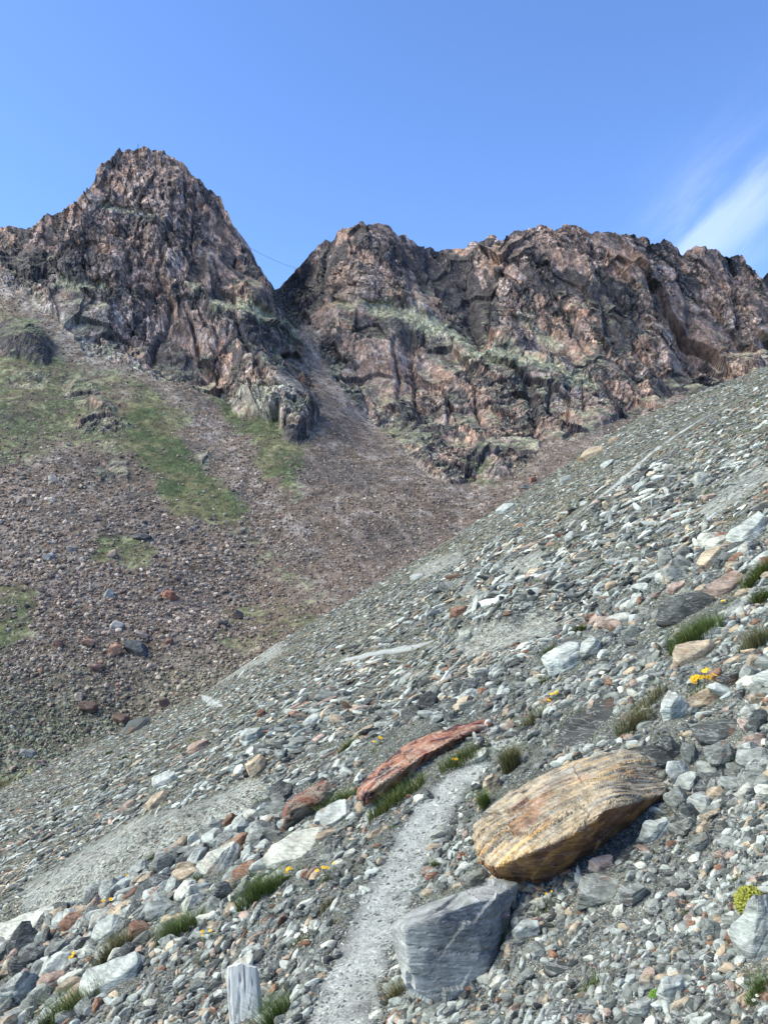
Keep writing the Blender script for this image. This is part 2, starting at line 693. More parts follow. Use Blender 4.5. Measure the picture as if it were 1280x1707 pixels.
yy_ = np.linspace(-1.5, 5.78, 420)
ribbon('path', path_x(yy_) + .05 * vnoise(np.stack([yy_, yy_ * 0, yy_ * 0], 1) * 1.3, 5), yy_, np.interp(yy_, [0, 5.0, 5.5, 5.78], [PATH_W, PATH_W, .15, .07]), .16, .005)
FARPATHS = [((318, 1150), (338, 1160), (352, 1170), (372, 1178)), ((560, 1104), (600, 1095), (640, 1087), (690, 1080), (725, 1068)),
            ((940, 872), (985, 840), (1030, 806), (1075, 764), (1120, 730), (1170, 698), (1230, 668))]
for k, pts in enumerate(FARPATHS):
    pts = np.array(pts, float)
    s = np.linspace(0, len(pts) - 1, 160)
    qx, qy = np.interp(s, range(len(pts)), pts[:, 0]), np.interp(s, range(len(pts)), pts[:, 1])
    hx, hy, hz = hit(qx, qy)
    ok = ~np.isnan(hy)
    ker = np.ones(9) / 9
    sm = lambda a: np.convolve(np.pad(a, 4, 'edge'), ker, 'valid')
    hx, hy = sm(hx[ok]), sm(hy[ok])
    taper = np.clip(np.minimum(np.linspace(0, 4, len(hx)), np.linspace(4, 0, len(hx))), .15, 1)
    ribbon('path', hx, hy, (.55, .42, .45)[k] * taper, 1.5, .05, 10, k + 1)

# ------------------------------------------------------------------ mountains and scree (relief mesh of estimated depths over image pixel columns and rows)
SKY2 = np.array([(-150, 372), (-60, 378), (0, 383), (20, 381), (45, 384), (60, 377), (75, 360), (100, 352), (120, 335), (140, 322), (158, 298), (160, 282), (175, 270), (195, 255),
                 (215, 246), (232, 244), (260, 250), (290, 262), (312, 280), (320, 291), (335, 298), (352, 315), (368, 325), (378, 348), (390, 372), (405, 393), (420, 415),
                 (430, 440), (445, 465), (453, 484), (460, 482), (475, 472), (490, 455), (510, 435), (530, 412), (545, 402), (575, 388), (590, 384), (600, 378), (620, 376),
                 (640, 380), (655, 388), (670, 395), (690, 405), (710, 415), (725, 414), (740, 419), (765, 412), (790, 402), (820, 402), (850, 397), (880, 385), (910, 380),
                 (940, 379), (975, 380), (985, 386), (1010, 383), (1040, 388), (1070, 396), (1085, 404), (1110, 402), (1130, 410), (1140, 425), (1160, 412), (1175, 407),
                 (1190, 413), (1205, 425), (1230, 422), (1245, 432), (1258, 450), (1270, 462), (1285, 455), (1340, 480), (1450, 520)], float)
DEPTH = np.array([
    (-180, 1450, 225), (0, 1350, 250), (200, 1300, 262), (330, 1220, 275), (450, 1150, 292), (520, 1080, 320), (640, 1020, 350), (800, 900, 425), (900, 840, 460), (1000, 780, 500),
    (1150, 700, 590), (1300, 640, 680), (1450, 600, 760),
    (0, 1150, 292), (0, 1000, 345), (0, 850, 425), (0, 700, 530), (0, 600, 620), (-150, 900, 400), (-150, 650, 600), (100, 620, 625), (200, 1000, 352), (200, 850, 435), (200, 720, 530), (250, 640, 615),
    (350, 900, 420), (350, 750, 530), (400, 680, 600), (430, 1000, 372), (500, 850, 455), (520, 740, 550), (600, 800, 500), (700, 830, 480), (650, 900, 430), (770, 850, 470),
    (-150, 480, 760), (0, 480, 735),
    (226, 243, 860), (160, 290, 830), (320, 291, 850), (100, 352, 810), (378, 348, 850), (430, 440, 830), (453, 490, 800), (226, 400, 770), (300, 500, 715), (200, 550, 690), (130, 480, 730),
    (350, 600, 660), (430, 560, 700), (480, 600, 690), (510, 660, 630), (0, 385, 870), (50, 384, 840), (-150, 375, 900), (420, 470, 775), (330, 400, 770),
    (478, 490, 930), (500, 545, 850), (528, 610, 780), (580, 680, 660), (650, 750, 570), (720, 800, 515),
    (540, 402, 985), (620, 378, 950), (700, 410, 985), (735, 418, 1010), (800, 402, 990), (900, 380, 970), (970, 380, 965), (1080, 402, 990), (1140, 425, 1040), (1180, 410, 1040), (1260, 450, 1080), (1420, 510, 1130),
    (600, 480, 880), (640, 600, 780), (620, 690, 690), (700, 700, 640), (740, 760, 575), (800, 780, 545), (850, 760, 560), (800, 650, 700), (900, 560, 850), (1000, 500, 890),
    (1000, 600, 790), (900, 690, 650), (950, 720, 605), (1050, 680, 700), (1100, 560, 870), (1200, 550, 930), (1200, 640, 810), (1290, 560, 960), (1140, 655, 750), (1300, 610, 900),
    (560, 560, 850), (760, 520, 870), (880, 470, 910), (1400, 620, 920)], float)
_sc = 300.0
Q = np.stack([DEPTH[:, 0] / _sc, DEPTH[:, 1] / _sc], 1)
rr = np.linalg.norm(Q[:, None] - Q[None], axis=2)
nd_ = len(Q)
K = np.sqrt(rr ** 2 + .01)
A = np.zeros((nd_ + 3, nd_ + 3))
A[:nd_, :nd_] = K - np.eye(nd_) * .004
A[:nd_, nd_] = 1
A[:nd_, nd_ + 1:] = Q
A[nd_:, :nd_] = A[:nd_, nd_:].T
sol = np.linalg.solve(A, np.concatenate([np.log(DEPTH[:, 2]), np.zeros(3)]))


def far_depth(px, py):
    q = np.stack([np.ravel(px) / _sc, np.ravel(py) / _sc], 1).astype(np.float64)
    o = sol[nd_] + q @ sol[nd_ + 1:]
    for i in range(nd_):
        o += sol[i] * np.sqrt((q[:, 0] - Q[i, 0]) ** 2 + (q[:, 1] - Q[i, 1]) ** 2 + .01)
    return np.exp(o).reshape(np.shape(px))


NC, NR = 1000, 680
cpx = np.linspace(-150, 1430, NC)
top = np.interp(cpx, SKY2[:, 0], SKY2[:, 1])
jag = fbm(np.stack([cpx / 22, cpx * 0, cpx * 0], 1), 4, 101, 2.2, .65)
jb, _, _ = facet(np.stack([cpx / 17, cpx * 0 + .4, cpx * 0 + .3], 1), 102)
top = top + jag * 2.4 + np.convolve(np.clip(jb, -.6, .6), np.ones(5) / 5, 'same') * 9 * (.4 + .6 * sstep(480, 560, cpx))
mor = np.interp(cpx, SKYLINE[:, 0], SKYLINE[:, 1])
bot = mor + 110
tt = np.linspace(0, 1, NR)
ker_ = np.hanning(61)
tops = np.convolve(np.pad(top, 30, 'edge'), ker_ / ker_.sum(), 'valid')
bot = np.convolve(np.pad(bot, 30, 'edge'), ker_ / ker_.sum(), 'valid')
PY = tops[None] + (bot - tops)[None] * tt[:, None] + (top - tops)[None] * np.exp(-tt[:, None] / .035)
PX = np.repeat(cpx[None], NR, 0)
FY = far_depth(PX, PY)

# terraces / ledges: the slope above each line steps back to make a shelf
LEDGES = [(((585, 512), (640, 528), (690, 540), (740, 556), (790, 584), (840, 602), (890, 624)), 16, 11, 1.0),
          (((850, 600), (900, 622), (950, 637), (1000, 648)), 10, 8, .75),
          (((345, 496), (390, 512), (430, 530), (470, 545), (506, 574)), 14, 9, 1.0),
          (((75, 432), (100, 430), (125, 420)), 6, 6, .6), (((82, 478), (130, 486), (190, 484)), 8, 6, .75),
          (((690, 470), (730, 490)), 4, 6, .3), (((855, 520), (900, 555), (940, 570)), 8, 7, .6),
          (((165, 358), (205, 366), (240, 372), (280, 374)), 6, 8, .6),
          (((312, 470), (332, 476)), 5, 7, .8), (((150, 508), (185, 515)), 5, 6, .6), (((560, 520), (600, 530)), 5, 10, .5)]
pxr, pyr = PX.ravel(), PY.ravel()
wob = fbm(np.stack([pxr / 30, pyr / 30, pxr * 0], 1), 4, 111, 2.1, .55)
ledge_w = np.zeros(len(pxr), np.float32)
step = np.zeros(len(pxr))
for pts, dep, wpx, grn in LEDGES:
    d, s_, t_ = poly_dist(pts, pxr, pyr + wob * 7)
    sd_ = -d * s_            # >0 above the line
    ends = sstep(0, .12, t_) * (1 - sstep(.88, 1, t_))
    step += dep * sstep(-wpx * .2, wpx, sd_) * np.exp(-np.maximum(sd_ - wpx, 0) / 50) * ends
    ledge_w = np.maximum(ledge_w, grn * ends * np.exp(-((sd_ - wpx * .4) / (wpx * .8)) ** 2))
FYr = FY.ravel() + step

# where it is cliff, scree or grass
ROCK_POLYS = [
    [(-200, 300), (-200, 478), (0, 476), (50, 498), (100, 535), (145, 585), (185, 602), (240, 625), (300, 640), (350, 655), (400, 690), (440, 700), (490, 690), (520, 712), (534, 690), (524, 640), (508, 600),
     (497, 560), (503, 530), (516, 552), (540, 606), (572, 652), (615, 698), (650, 725), (700, 775), (745, 808), (790, 805), (870, 790), (905, 725), (950, 735), (1030, 700), (1090, 690), (1110, 660), (1145, 660), (1200, 655), (1300, 615), (1500, 590), (1500, 200), (-200, 200)],
    [(105, 625), (140, 618), (165, 645), (200, 690), (165, 690), (110, 670)], [(160, 770), (215, 770), (212, 800), (165, 800)], [(160, 735), (195, 735), (195, 755), (165, 755)],
    [(325, 757), (350, 755), (352, 782), (335, 780)], [(-60, 515), (0, 520), (60, 548), (95, 575), (80, 610), (40, 600), (0, 590), (-60, 590)], [(20, 620), (90, 625), (70, 650), (10, 645)], [(470, 690), (520, 700), (515, 740), (470, 735)], [(90, 700), (180, 690), (230, 712), (150, 725)]]
wx_ = pxr + 9 * fbm(np.stack([pxr / 40, pyr / 40, pxr * 0 + 3], 1), 4, 121)
wy_ = pyr + 9 * fbm(np.stack([pxr / 40, pyr / 40, pxr * 0 + 9], 1), 4, 122)
rock = np.zeros(len(pxr), bool)
for p in ROCK_POLYS:
    rock |= in_poly(p, wx_, wy_)
gx0 = pxr + 8 * fbm(np.stack([pxr / 25, pyr / 25, pxr * 0 + 15], 1), 3, 193)
gy0 = pyr + 8 * fbm(np.stack([pxr / 25, pyr / 25, pxr * 0 + 17], 1), 3, 194)
rockf = rock.reshape(NR, NC).astype(np.float32)
for _ in range(3):
    rockf = (np.roll(rockf, 1, 0) + np.roll(rockf, -1, 0) + np.roll(rockf, 1, 1) + np.roll(rockf, -1, 1) + 2 * rockf) / 6
rockf = rockf.ravel()

bx, bw_ = bearing(pxr, pyr)
P = np.stack([bx * FYr, FYr, EYE + bw_ * FYr], 1)
PG = P.reshape(NR, NC, 3)


def grid_normals(PG):
    du = np.gradient(PG, axis=1)
    dv = np.gradient(PG, axis=0)
    n = np.cross(dv, du)
    n /= np.linalg.norm(n, axis=2, keepdims=True) + 1e-9
    return n


def blur(a, n):
    for _ in range(n):
        a = (np.roll(a, 1, 0) + np.roll(a, -1, 0) + np.roll(a, 1, 1) + np.roll(a, -1, 1) + 4 * a) / 8
    return a


def boxblur(a, r):
    for ax in (0, 1):
        pad = [(r + 1, r), (0, 0)] if ax == 0 else [(0, 0), (r + 1, r)]
        c = np.cumsum(np.pad(a.astype(np.float64), pad, 'edge'), axis=ax)
        a = (c[2 * r + 1:] - c[:-2 * r - 1]) / (2 * r + 1) if ax == 0 else (c[:, 2 * r + 1:] - c[:, :-2 * r - 1]) / (2 * r + 1)
    return a


N0 = blur(grid_normals(PG), 8)
N0 = N0.reshape(-1, 3)
N0 /= np.linalg.norm(N0, axis=1, keepdims=True)
N0[N0[:, 1] > 0] *= -1
# joints: tall cells leaning a little, stretched along the fall of the face
jx = P[:, 0] + .30 * P[:, 2]
jz = P[:, 2] - .15 * P[:, 0]
J = np.stack([jx, P[:, 1] * .8, jz * .36], 1)
warp = np.stack([fbm(P / 60, 3, 131), fbm(P / 60, 3, 132), fbm(P / 60, 3, 133)], 1)
J = J + warp * 4
topd = (pyr - np.repeat(top[None], NR, 0).ravel())
calm = .35 + .65 * sstep(0, 60, topd)
h0, c0, e0 = facet(J / 105, 140)
h1, c1, e1 = facet(J / 36, 141)
h2, c2, e2 = facet(J / 16, 142)
h3, c3, e3 = facet(J / 8, 143)
h4, c4, e4 = facet(J / 3.8, 144)
det = .25 + .75 * sstep(-.25, .15, (c1 - .55) + .5 * vnoise(P / 50, 158))
rib = ridged(np.stack([jx / 62, P[:, 1] / 160, jz / 330], 1) + warp * .05, 2, 151)
spur = ridged(np.stack([jx / 150, P[:, 1] / 260, jz / 420], 1) + warp * .06, 2, 152)
inner = boxblur(boxblur(rockf.reshape(NR, NC), 16), 10).ravel()
inner = np.clip(inner * 1.7 - .7, 0, 1)
big = spur * 24 + rib * 6 + h0 * 11
big -= (big * rockf).sum() / rockf.sum() + 1.0
disp = big * calm * inner + (h1 * 6.0 * (.4 + .6 * calm) + h2 * 4.0 * det) * (.3 + .7 * inner) + (h3 * 2.2 + h4 * 1.1) * det
# (broken zones and clean slabs alternate)
CLEFTS = [(((290, 325), (281, 400), (262, 455), (283, 492)), 5, 10), (((283, 492), (262, 540), (248, 595)), 5, 10), (((303, 490), (317, 522), (334, 585)), 3.2, 8), (((396, 545), (420, 582), (436, 622), (450, 658)), 4, 10),
          (((208, 290), (206, 330), (212, 352)), 2.6, 6), (((228, 300), (236, 350)), 2.6, 5), (((330, 330), (322, 400), (335, 450)), 3, 6), (((262, 470), (225, 520), (200, 560)), 3, 6), (((350, 520), (362, 560)), 2.5, 5), (((360, 430), (372, 480)), 2.5, 5),
          (((770, 452), (785, 500), (800, 548), (812, 572)), 8, 14), (((985, 390), (992, 430), (1000, 470)), 4, 9), (((1085, 405), (1070, 450), (1090, 500)), 4, 8), (((1136, 420), (1130, 470), (1160, 540), (1190, 590)), 5, 10),
          (((680, 470), (690, 520)), 4, 8), (((655, 560), (662, 620), (655, 680)), 3, 7), (((690, 580), (684, 640), (700, 690)), 3, 7), (((780, 600), (800, 650), (830, 720)), 3, 8), (((878, 622), (890, 660), (895, 720)), 7, 12),
          (((905, 470), (950, 540), (985, 600)), 4, 9), (((1000, 500), (1010, 560), (1060, 620)), 5, 9), (((1040, 480), (1075, 560), (1100, 620)), 3, 7), (((1210, 440), (1240, 520), (1260, 570)), 5, 10), (((920, 640), (912, 690)), 3, 6), (((968, 640), (980, 690)), 3, 6),
          (((600, 640), (612, 690)), 3, 6), (((740, 620), (752, 680), (748, 720)), 3, 7)]
cleft = np.zeros(len(pxr), np.float32)
for pts, wpx, dep in CLEFTS:
    d, _, t_ = poly_dist(pts, pxr + wob * 4, pyr)
    k_ = np.exp(-(d / wpx) ** 2) * (1 - .5 * np.abs(2 * t_ - 1))
    disp -= .7 * dep * k_
    cleft = np.maximum(cleft, k_)
k1 = np.abs(vnoise(np.stack([jx / 13, P[:, 1] / 30, jz / 70], 1) + warp * .25, 155))
k2 = np.abs(vnoise(np.stack([jx / 5.5, P[:, 1] / 14, jz / 26], 1) + warp * .3, 156))
k3 = np.abs(vnoise(np.stack([(P[:, 0] - .2 * P[:, 2]) / 40, P[:, 1] / 40, (P[:, 2] + .25 * P[:, 0]) / 7], 1) + warp * .3, 157))
crk = np.maximum(np.maximum(np.exp(-(k1 / .035) ** 2), .8 * np.exp(-(k2 / .06) ** 2)), .6 * np.exp(-(k3 / .05) ** 2))
crk = crk * (.25 + .75 * det)
disp -= 1.3 * crk * (.4 + .6 * inner) + .4 * np.exp(-(e2 / .05) ** 2)
disp *= (1 - .75 * np.clip(ledge_w, 0, 1))
scr = 2.5 * fbm(P / 60, 3, 161) + .6 * fbm(P / 12, 2, 162)
disp = disp * rockf + scr * (1 - rockf)
PD = P + N0 * disp[:, None]
print('relief', time.time() - T0)

# colours of the far ground
NN = grid_normals(PD.reshape(NR, NC, 3)).reshape(-1, 3)
NN[NN[:, 1] > 0] *= -1
up = NN[:, 2]
b1 = fbm(P / 45, 5, 171, 2.1, .6)
b2 = fbm(P / 14, 4, 172, 2.1, .6)
b3 = fbm(np.stack([jx / 9, P[:, 1] / 14, jz / 22], 1), 4, 173, 2.1, .6)
b4 = fbm(P / 3.5, 3, 174)
t = np.empty((len(P), 3), np.float32)
# pale and dark provinces of the rock, a shaded and a lit face painted in
PROV = [([(455, 490), (475, 470), (560, 440), (548, 500), (520, 540), (500, 555), (470, 520)], -.55), ([(515, 590), (560, 555), (600, 620), (590, 680), (545, 640)], -.5), ([(975, 470), (1060, 465), (1085, 570), (1000, 580)], -.4),
        ([(860, 440), (960, 430), (950, 505), (870, 500)], -.35), ([(730, 450), (835, 470), (820, 565), (760, 560)], -.4), ([(865, 618), (945, 645), (935, 690), (890, 690)], -.45), ([(10, 430), (140, 425), (160, 470), (20, 475)], -.5),
        ([(0, 520), (90, 565), (95, 610), (0, 590)], -.45), ([(1050, 640), (1200, 615), (1190, 665), (1100, 665)], -.45), ([(250, 540), (400, 560), (390, 610), (230, 600)], -.25), ([(350, 500), (480, 560), (520, 640), (450, 620)], -.3),
        ([(540, 405), (700, 415), (690, 440), (520, 450)], -.2), ([(590, 530), (700, 545), (690, 565), (590, 560)], -.35), ([(660, 660), (720, 660), (740, 770), (700, 760)], -.35), ([(700, 410), (800, 430), (760, 470), (690, 450)], -.25),
        ([(595, 415), (655, 480), (650, 520), (560, 545), (590, 470)], .45), ([(880, 385), (985, 382), (985, 455), (930, 460), (900, 430)], .6), ([(990, 395), (1085, 465), (1060, 480), (1005, 440)], .5), ([(1095, 450), (1190, 570), (1160, 600), (1105, 500)], .4),
        ([(555, 570), (780, 600), (700, 645), (560, 640)], .35), ([(220, 395), (292, 405), (275, 455), (215, 470)], .5), ([(160, 280), (260, 250), (320, 300), (300, 350), (170, 340)], .25), ([(600, 640), (660, 640), (650, 690), (600, 690)], .3),
        ([(1160, 430), (1230, 460), (1270, 560), (1200, 540)], .3), ([(290, 500), (370, 520), (380, 580), (330, 570)], .35), ([(920, 650), (1000, 660), (990, 710), (920, 720)], .3), ([(1050, 500), (1110, 560), (1120, 620), (1070, 600)], .35)]
prov = np.zeros(len(pxr))
for p_, w in PROV:
    prov += w * in_poly(p_, gx0, gy0)
prov = boxblur(prov.reshape(NR, NC), 9).ravel()
b5 = fbm(np.stack([jx / 34, P[:, 1] / 60, jz / 130], 1), 4, 175, 2.1, .6)
b6 = fbm(np.stack([jx / 3.2, P[:, 1] / 6, jz / 5], 1), 3, 176, 2.1, .6)
t[:] = C(.22, .18, .168)
t = mixc(t, C(.34, .245, .195), sstep(.05, .45, b1 * .7 + (c2 - .5) * .7 + (c3 - .5) * .5))
t = mixc(t, C(.40, .36, .345), sstep(.15, .6, -b1 * .6 + (c3 - .5) * .6 + (c2 - .5) * .5))
t = mixc(t, C(.25, .125, .080), sstep(.3, .7, b2 * .6 + (c4 - .5) * .4 + (c2 - .5) * .6) * .6)
t = t * (1 + .28 * np.clip(b6, -1, 1)[:, None]).astype(np.float32)
dark = sstep(-.08, .22, b3 * .45 + b5 * .40 - (c2 - .5) * .7 - (c3 - .5) * .5 + .22 * b6 - prov * 2.2 - .01)
t = ((t * .8 + C(.24, .19, .17) * .2) * C(.95, .86, .82)).astype(np.float32)
t = mixc(t, C(.046, .045, .050), dark * .88)
t = mixc(t, C(.022, .022, .026), np.clip(cleft * 1.2, 0, 1) * sstep(-.5, .3, b2) * .6)
t = mixc(t, C(.035, .035, .042), crk * .55)
rockc = t
# flat-lying rock carries pale lichen and turf
lich = sstep(.62, .86, up + .12 * b2 + .10 * ledge_w) * sstep(380, 520, pyr + 60 * b1)
rockc = mixc(rockc, C(.24, .26, .17), lich * .6)
rockc = mixc(rockc, C(.27, .275, .19), np.clip(ledge_w * (1.1 + .8 * b2 + .7 * b4), 0, 1) * .85)
rockc = mixc(rockc, C(.09, .115, .05), np.clip(ledge_w * sstep(.3, .8, b2 + .3 * b4), 0, 1) * .6)
apr = np.zeros(len(pxr))
for p_, w in (([(190, 618), (330, 640), (480, 655), (510, 705), (430, 705), (330, 690)], .8), ([(-60, 465), (0, 465), (70, 500), (150, 560), (260, 625), (200, 650), (100, 585), (0, 505), (-60, 490)], .9), ([(80, 500), (220, 505), (200, 540), (100, 530)], .6), ([(620, 690), (700, 690), (690, 740)], .5)):
    apr = np.maximum(apr, w * in_poly(p_, gx0, gy0))
apr = boxblur(apr.reshape(NR, NC), 6).ravel()
rockc = mixc(rockc, C(.31, .29, .25), np.clip(apr * sstep(-.45, .2, b2 + .5 * b6), 0, 1) * .85)
rockc = mixc(rockc, C(.28, .32, .215), np.clip(apr * sstep(.05, .5, b1 + .5 * b4), 0, 1) * .7)
s_ = np.empty_like(t)
s_[:] = C(.14, .106, .080)
s_ = mixc(s_, C(.24, .205, .18), sstep(-.1, .6, b2 + .6 * b4))
s_ = mixc(s_, C(.095, .082, .073), sstep(.0, .6, -b1 + .4 * b4))
gstreak = fbm(np.stack([(pxr - pyr * .75) / 12, pyr / 160, pxr * 0], 1), 4, 181)
s_ = mixc(s_, C(.24, .20, .18), sstep(.1, .6, gstreak) * .5)
for pts, wpx, w in ((((503, 545), (540, 630), (600, 690), (700, 770), (800, 845)), 11, .8), (((240, 618), (350, 720), (440, 820), (560, 950)), 12, .55), (((-40, 470), (20, 492), (75, 530), (130, 585), (200, 625)), 16, .9), (((20, 540), (120, 610), (200, 650), (300, 730)), 14, .5), (((130, 600), (250, 660), (330, 700)), 12, .5), (((900, 760), (940, 740), (1000, 720)), 8, .4), (((1105, 660), (1125, 668)), 10, .8)):
    d, _, _ = poly_dist(pts, gx0, gy0)
    s_ = mixc(s_, C(.30, .265, .24), np.exp(-(d / wpx) ** 2) * w * sstep(-.6, .3, b4 + b2))
far_low = sstep(980, 1250, pyr - .15 * pxr + 60 * b1)
s_ = mixc(s_, C(.155, .175, .115), far_low * .55)
GRASS = [([(215, 660), (300, 720), (345, 790), (420, 850), (395, 872), (290, 868), (255, 800), (215, 750)], 1.0), ([(-40, 500), (60, 530), (110, 590), (190, 640), (235, 720), (200, 770), (110, 745), (40, 770), (-40, 780)], .66),
         ([(340, 650), (400, 670), (510, 690), (520, 725), (500, 790), (430, 760), (380, 700)], .78), ([(415, 755), (480, 780), (512, 850), (470, 820), (430, 790)], .9), ([(155, 895), (250, 895), (258, 950), (150, 945)], .75),
         ([(-40, 950), (60, 980), (62, 1050), (0, 1100), (-40, 1100)], .7), ([(370, 1000), (470, 995), (535, 1025), (470, 1090), (350, 1080)], .55), ([(-60, 1300), (80, 1285), (30, 1345), (-60, 1390)], 1.0),
         ([(130, 590), (250, 640), (330, 690), (300, 720), (200, 650)], .7), ([(630, 690), (700, 680), (700, 740), (650, 740)], .6), ([(745, 760), (830, 770), (830, 810), (760, 800)], .6), ([(300, 880), (420, 870), (560, 1010), (420, 960)], .3)]
gw = np.zeros(len(pxr))
gx_ = pxr + 16 * fbm(np.stack([pxr / 30, pyr / 30, pxr * 0 + 5], 1), 4, 191)
gy_ = pyr + 16 * fbm(np.stack([pxr / 30, pyr / 30, pxr * 0 + 7], 1), 4, 192)
for p, w in GRASS:
    gw = np.maximum(gw, w * in_poly(p, gx_, gy_))
gw = blur(gw.reshape(NR, NC), 3).ravel()
gw = boxblur(gw.reshape(NR, NC), 7).ravel()
gsp = sstep(.08, .8, gw + .5 * b2 + .35 * b4 - .1) * (gw > .02)
turf = np.empty_like(t)
turf[:] = C(.056, .080, .032)
turf = mixc(turf, C(.125, .12, .060), sstep(-.2, .5, b1 + .5 * b2))
turf = mixc(turf, C(.26, .28, .17), sstep(.25, .5, b4 * .8 + b2 * .5) * .6 * (1 - np.clip(gw - .7, 0, .3) * 3))
s_ = mixc(s_, turf, gsp)
tcol = s_ * (1 - rockf[:, None]) + rockc * rockf[:, None]
tcol = mixc(tcol, turf, gsp * rockf * .6 * sstep(.45, .7, up))
# the far side of the crests, out of sight
back = []
for kk, (dy_, dz_) in enumerate(((10, 2), (40, 22), (120, 90), (300, 260))):
    row = PD.reshape(NR, NC, 3)[0].copy()
    row[:, 1] += dy_
    row[:, 2] -= dz_
    back.append(row)
ALL = np.concatenate([np.stack(back[::-1]).reshape(-1, 3), PD])
NB = len(back)
tadd = np.repeat(tcol.reshape(NR, NC, 3)[:1], NB, 0).reshape(-1, 3)
TALL = np.concatenate([tadd, tcol])
RALL = np.concatenate([np.ones(NB * NC), rockf * (.35 + .65 * det)])
rock2 = np.concatenate([np.ones((NB, NC), bool), (rockf > .5).reshape(NR, NC)])
fr_ = rock2[:-1, :-1]
PXall = np.repeat(cpx[None], NR + NB, 0)
gully = np.interp(np.concatenate([np.zeros((NB, NC)), PY])[:-1, :-1], [480, 545, 610, 680, 750, 800], [456, 500, 528, 580, 650, 720])
leftm = PXall[:-1, :-1] < gully
masks = {'mountain_peak': fr_ & leftm, 'mountain_ridge': fr_ & ~leftm, 'scree_slope': ~fr_}
for nm, mk in masks.items():
    f = grid_faces(NR + NB, NC, mk.ravel())
    used, inv = np.unique(f.ravel(), return_inverse=True)
    mm = mesh_from(nm, ALL[used], inv, np.full(len(f), 4), M_MOUNT, TALL[used], False, {'rock': RALL[used]})
    link(nm, mm, 'structure')
print('mountains', time.time() - T0)

# ------------------------------------------------------------------ rock shapes
def ico(sub):
    bm = bmesh.new()
    bmesh.ops.create_icosphere(bm, subdivisions=sub, radius=1.0)
    bm.verts.ensure_lookup_table()
    v = np.array([p.co[:] for p in bm.verts], np.float32)
    f = np.array([[q.index for q in p.verts] for p in bm.faces], np.int32)
    bm.free()
    return v, f


ICO = {k: ico(k) for k in (1, 2, 3, 4, 5, 6)}


def soft_planes(dirs, n, d, p=26.0):
    """radius of the soft intersection of half spaces n.x < d along unit directions"""
    a = np.maximum(dirs @ n.T, 0) / d[None]
    m = a.max(1)
    return 1.0 / (m * (((a / m[:, None]) ** p).sum(1)) ** (1 / p))


def rock_unit(rng, lod, flat=.42, p=46.0, npl=11, rough=.05):
    """angular slab inside the box x 1, y ~.75, z flat"""
    v, f = ICO[lod]
    dims = np.array([1.0, rng.uniform(.45, .9), flat * rng.uniform(.8, 1.2)], np.float32)
    d = v * dims
    d /= np.linalg.norm(d, axis=1, keepdims=True)
    n = rng.normal(size=(npl, 3))
    n /= np.linalg.norm(n, axis=1, keepdims=True)
    n = np.concatenate([n, [[0, .15, 1], [.1, 0, -1], [1, .1, .1], [-1, .1, .15], [0, 1, .1], [.1, -1, .1]] + rng.normal(size=(6, 3)) * .18])
    n /= np.linalg.norm(n, axis=1, keepdims=True)
    sup = np.sqrt(((n * dims) ** 2).sum(1))
    dd = sup * rng.uniform(.62, .95, len(n))
    r = soft_planes(d, n.astype(np.float32), dd.astype(np.float32), p)
    q = d * r[:, None]
    if rough:
        o = rng.uniform(0, 90, 3).astype(np.float32)
        q = q * (1 + rough * fbm(q * np.array([2.2, 2.2, 5.0], np.float32) + o, 3, 5)[:, None])
    return q.astype(np.float32), f


PALETTE = [('pale grey', C(.29, .325, .32), .24), ('grey', C(.15, .168, .163), .32), ('dark slate', C(.050, .058, .060), .20), ('whitish', C(.37, .39, .36), .06),
           ('tan', C(.29, .245, .185), .08), ('rust brown', C(.16, .092, .062), .03), ('pinkish', C(.25, .195, .17), .025)]
PN = [p[0] for p in PALETTE]
PC = np.stack([p[1] for p in PALETTE]) * C(1.05, 1.01, .93)
PP = np.array([p[2] for p in PALETTE])
PP /= PP.sum()


def frames(nrm, yaw, tilt_amt, rng):
    """rotation matrices whose z is the ground normal knocked off by a random tilt"""
    n = nrm + rng.normal(size=nrm.shape) * tilt_amt[:, None]
    n /= np.linalg.norm(n, axis=1, keepdims=True)
    a = np.stack([np.cos(yaw), np.sin(yaw), np.zeros_like(yaw)], 1)
    a = a - n * (a * n).sum(1, keepdims=True)
    a /= np.linalg.norm(a, axis=1, keepdims=True)
    b = np.cross(n, a)
    return np.stack([a, b, n], 2)


def mass(name, label, mat, pos, size, rot, cols, lods, flat, rng, cat=None, squash=None):
    """many small stones as one piece of ground cover"""
    protos = {l: [rock_unit(rng, l, flat, npl=6 if l == 1 else 12, p=40, rough=0 if l == 1 else .05) for _ in range(22)] for l in (1, 2)}
    COs, Fs, TT, base = [], [], [], 0
    pick = rng.integers(0, 22, len(pos))
    for l in (1, 2):
        for k in range(22):
            m = np.nonzero((lods == l) & (pick == k))[0]
            if not len(m):
                continue
            v, f = protos[l][k]
            co = np.einsum('nij,vj->nvi', rot[m] * size[m][:, None, None] * (squash[m][:, None, :] if squash is not None else 1), v) + pos[m][:, None]
            COs.append(co.reshape(-1, 3).astype(np.float32))
            Fs.append((f[None] + (base + np.arange(len(m)) * len(v))[:, None, None]).reshape(-1))
            TT.append(np.repeat(cols[m], len(v), 0))
            base += len(m) * len(v)
    co, ff, ti = np.concatenate(COs), np.concatenate(Fs), np.concatenate(TT)
    me = mesh_from(name, co, ff, np.full(len(ff) // 3, 3), mat, ti, False)
    print(name, len(pos), 'stones', len(co), 'verts')
    o = link(name, me, 'stuff', label, cat)
    return o


# ------------------------------------------------------------------ named boulders
HERO_FOOT = []          # (px, py, half width, half height) so loose stones keep clear
LANDMARK = []


def nrmz(a):
    a = np.asarray(a, np.float64)
    return a / np.linalg.norm(a)


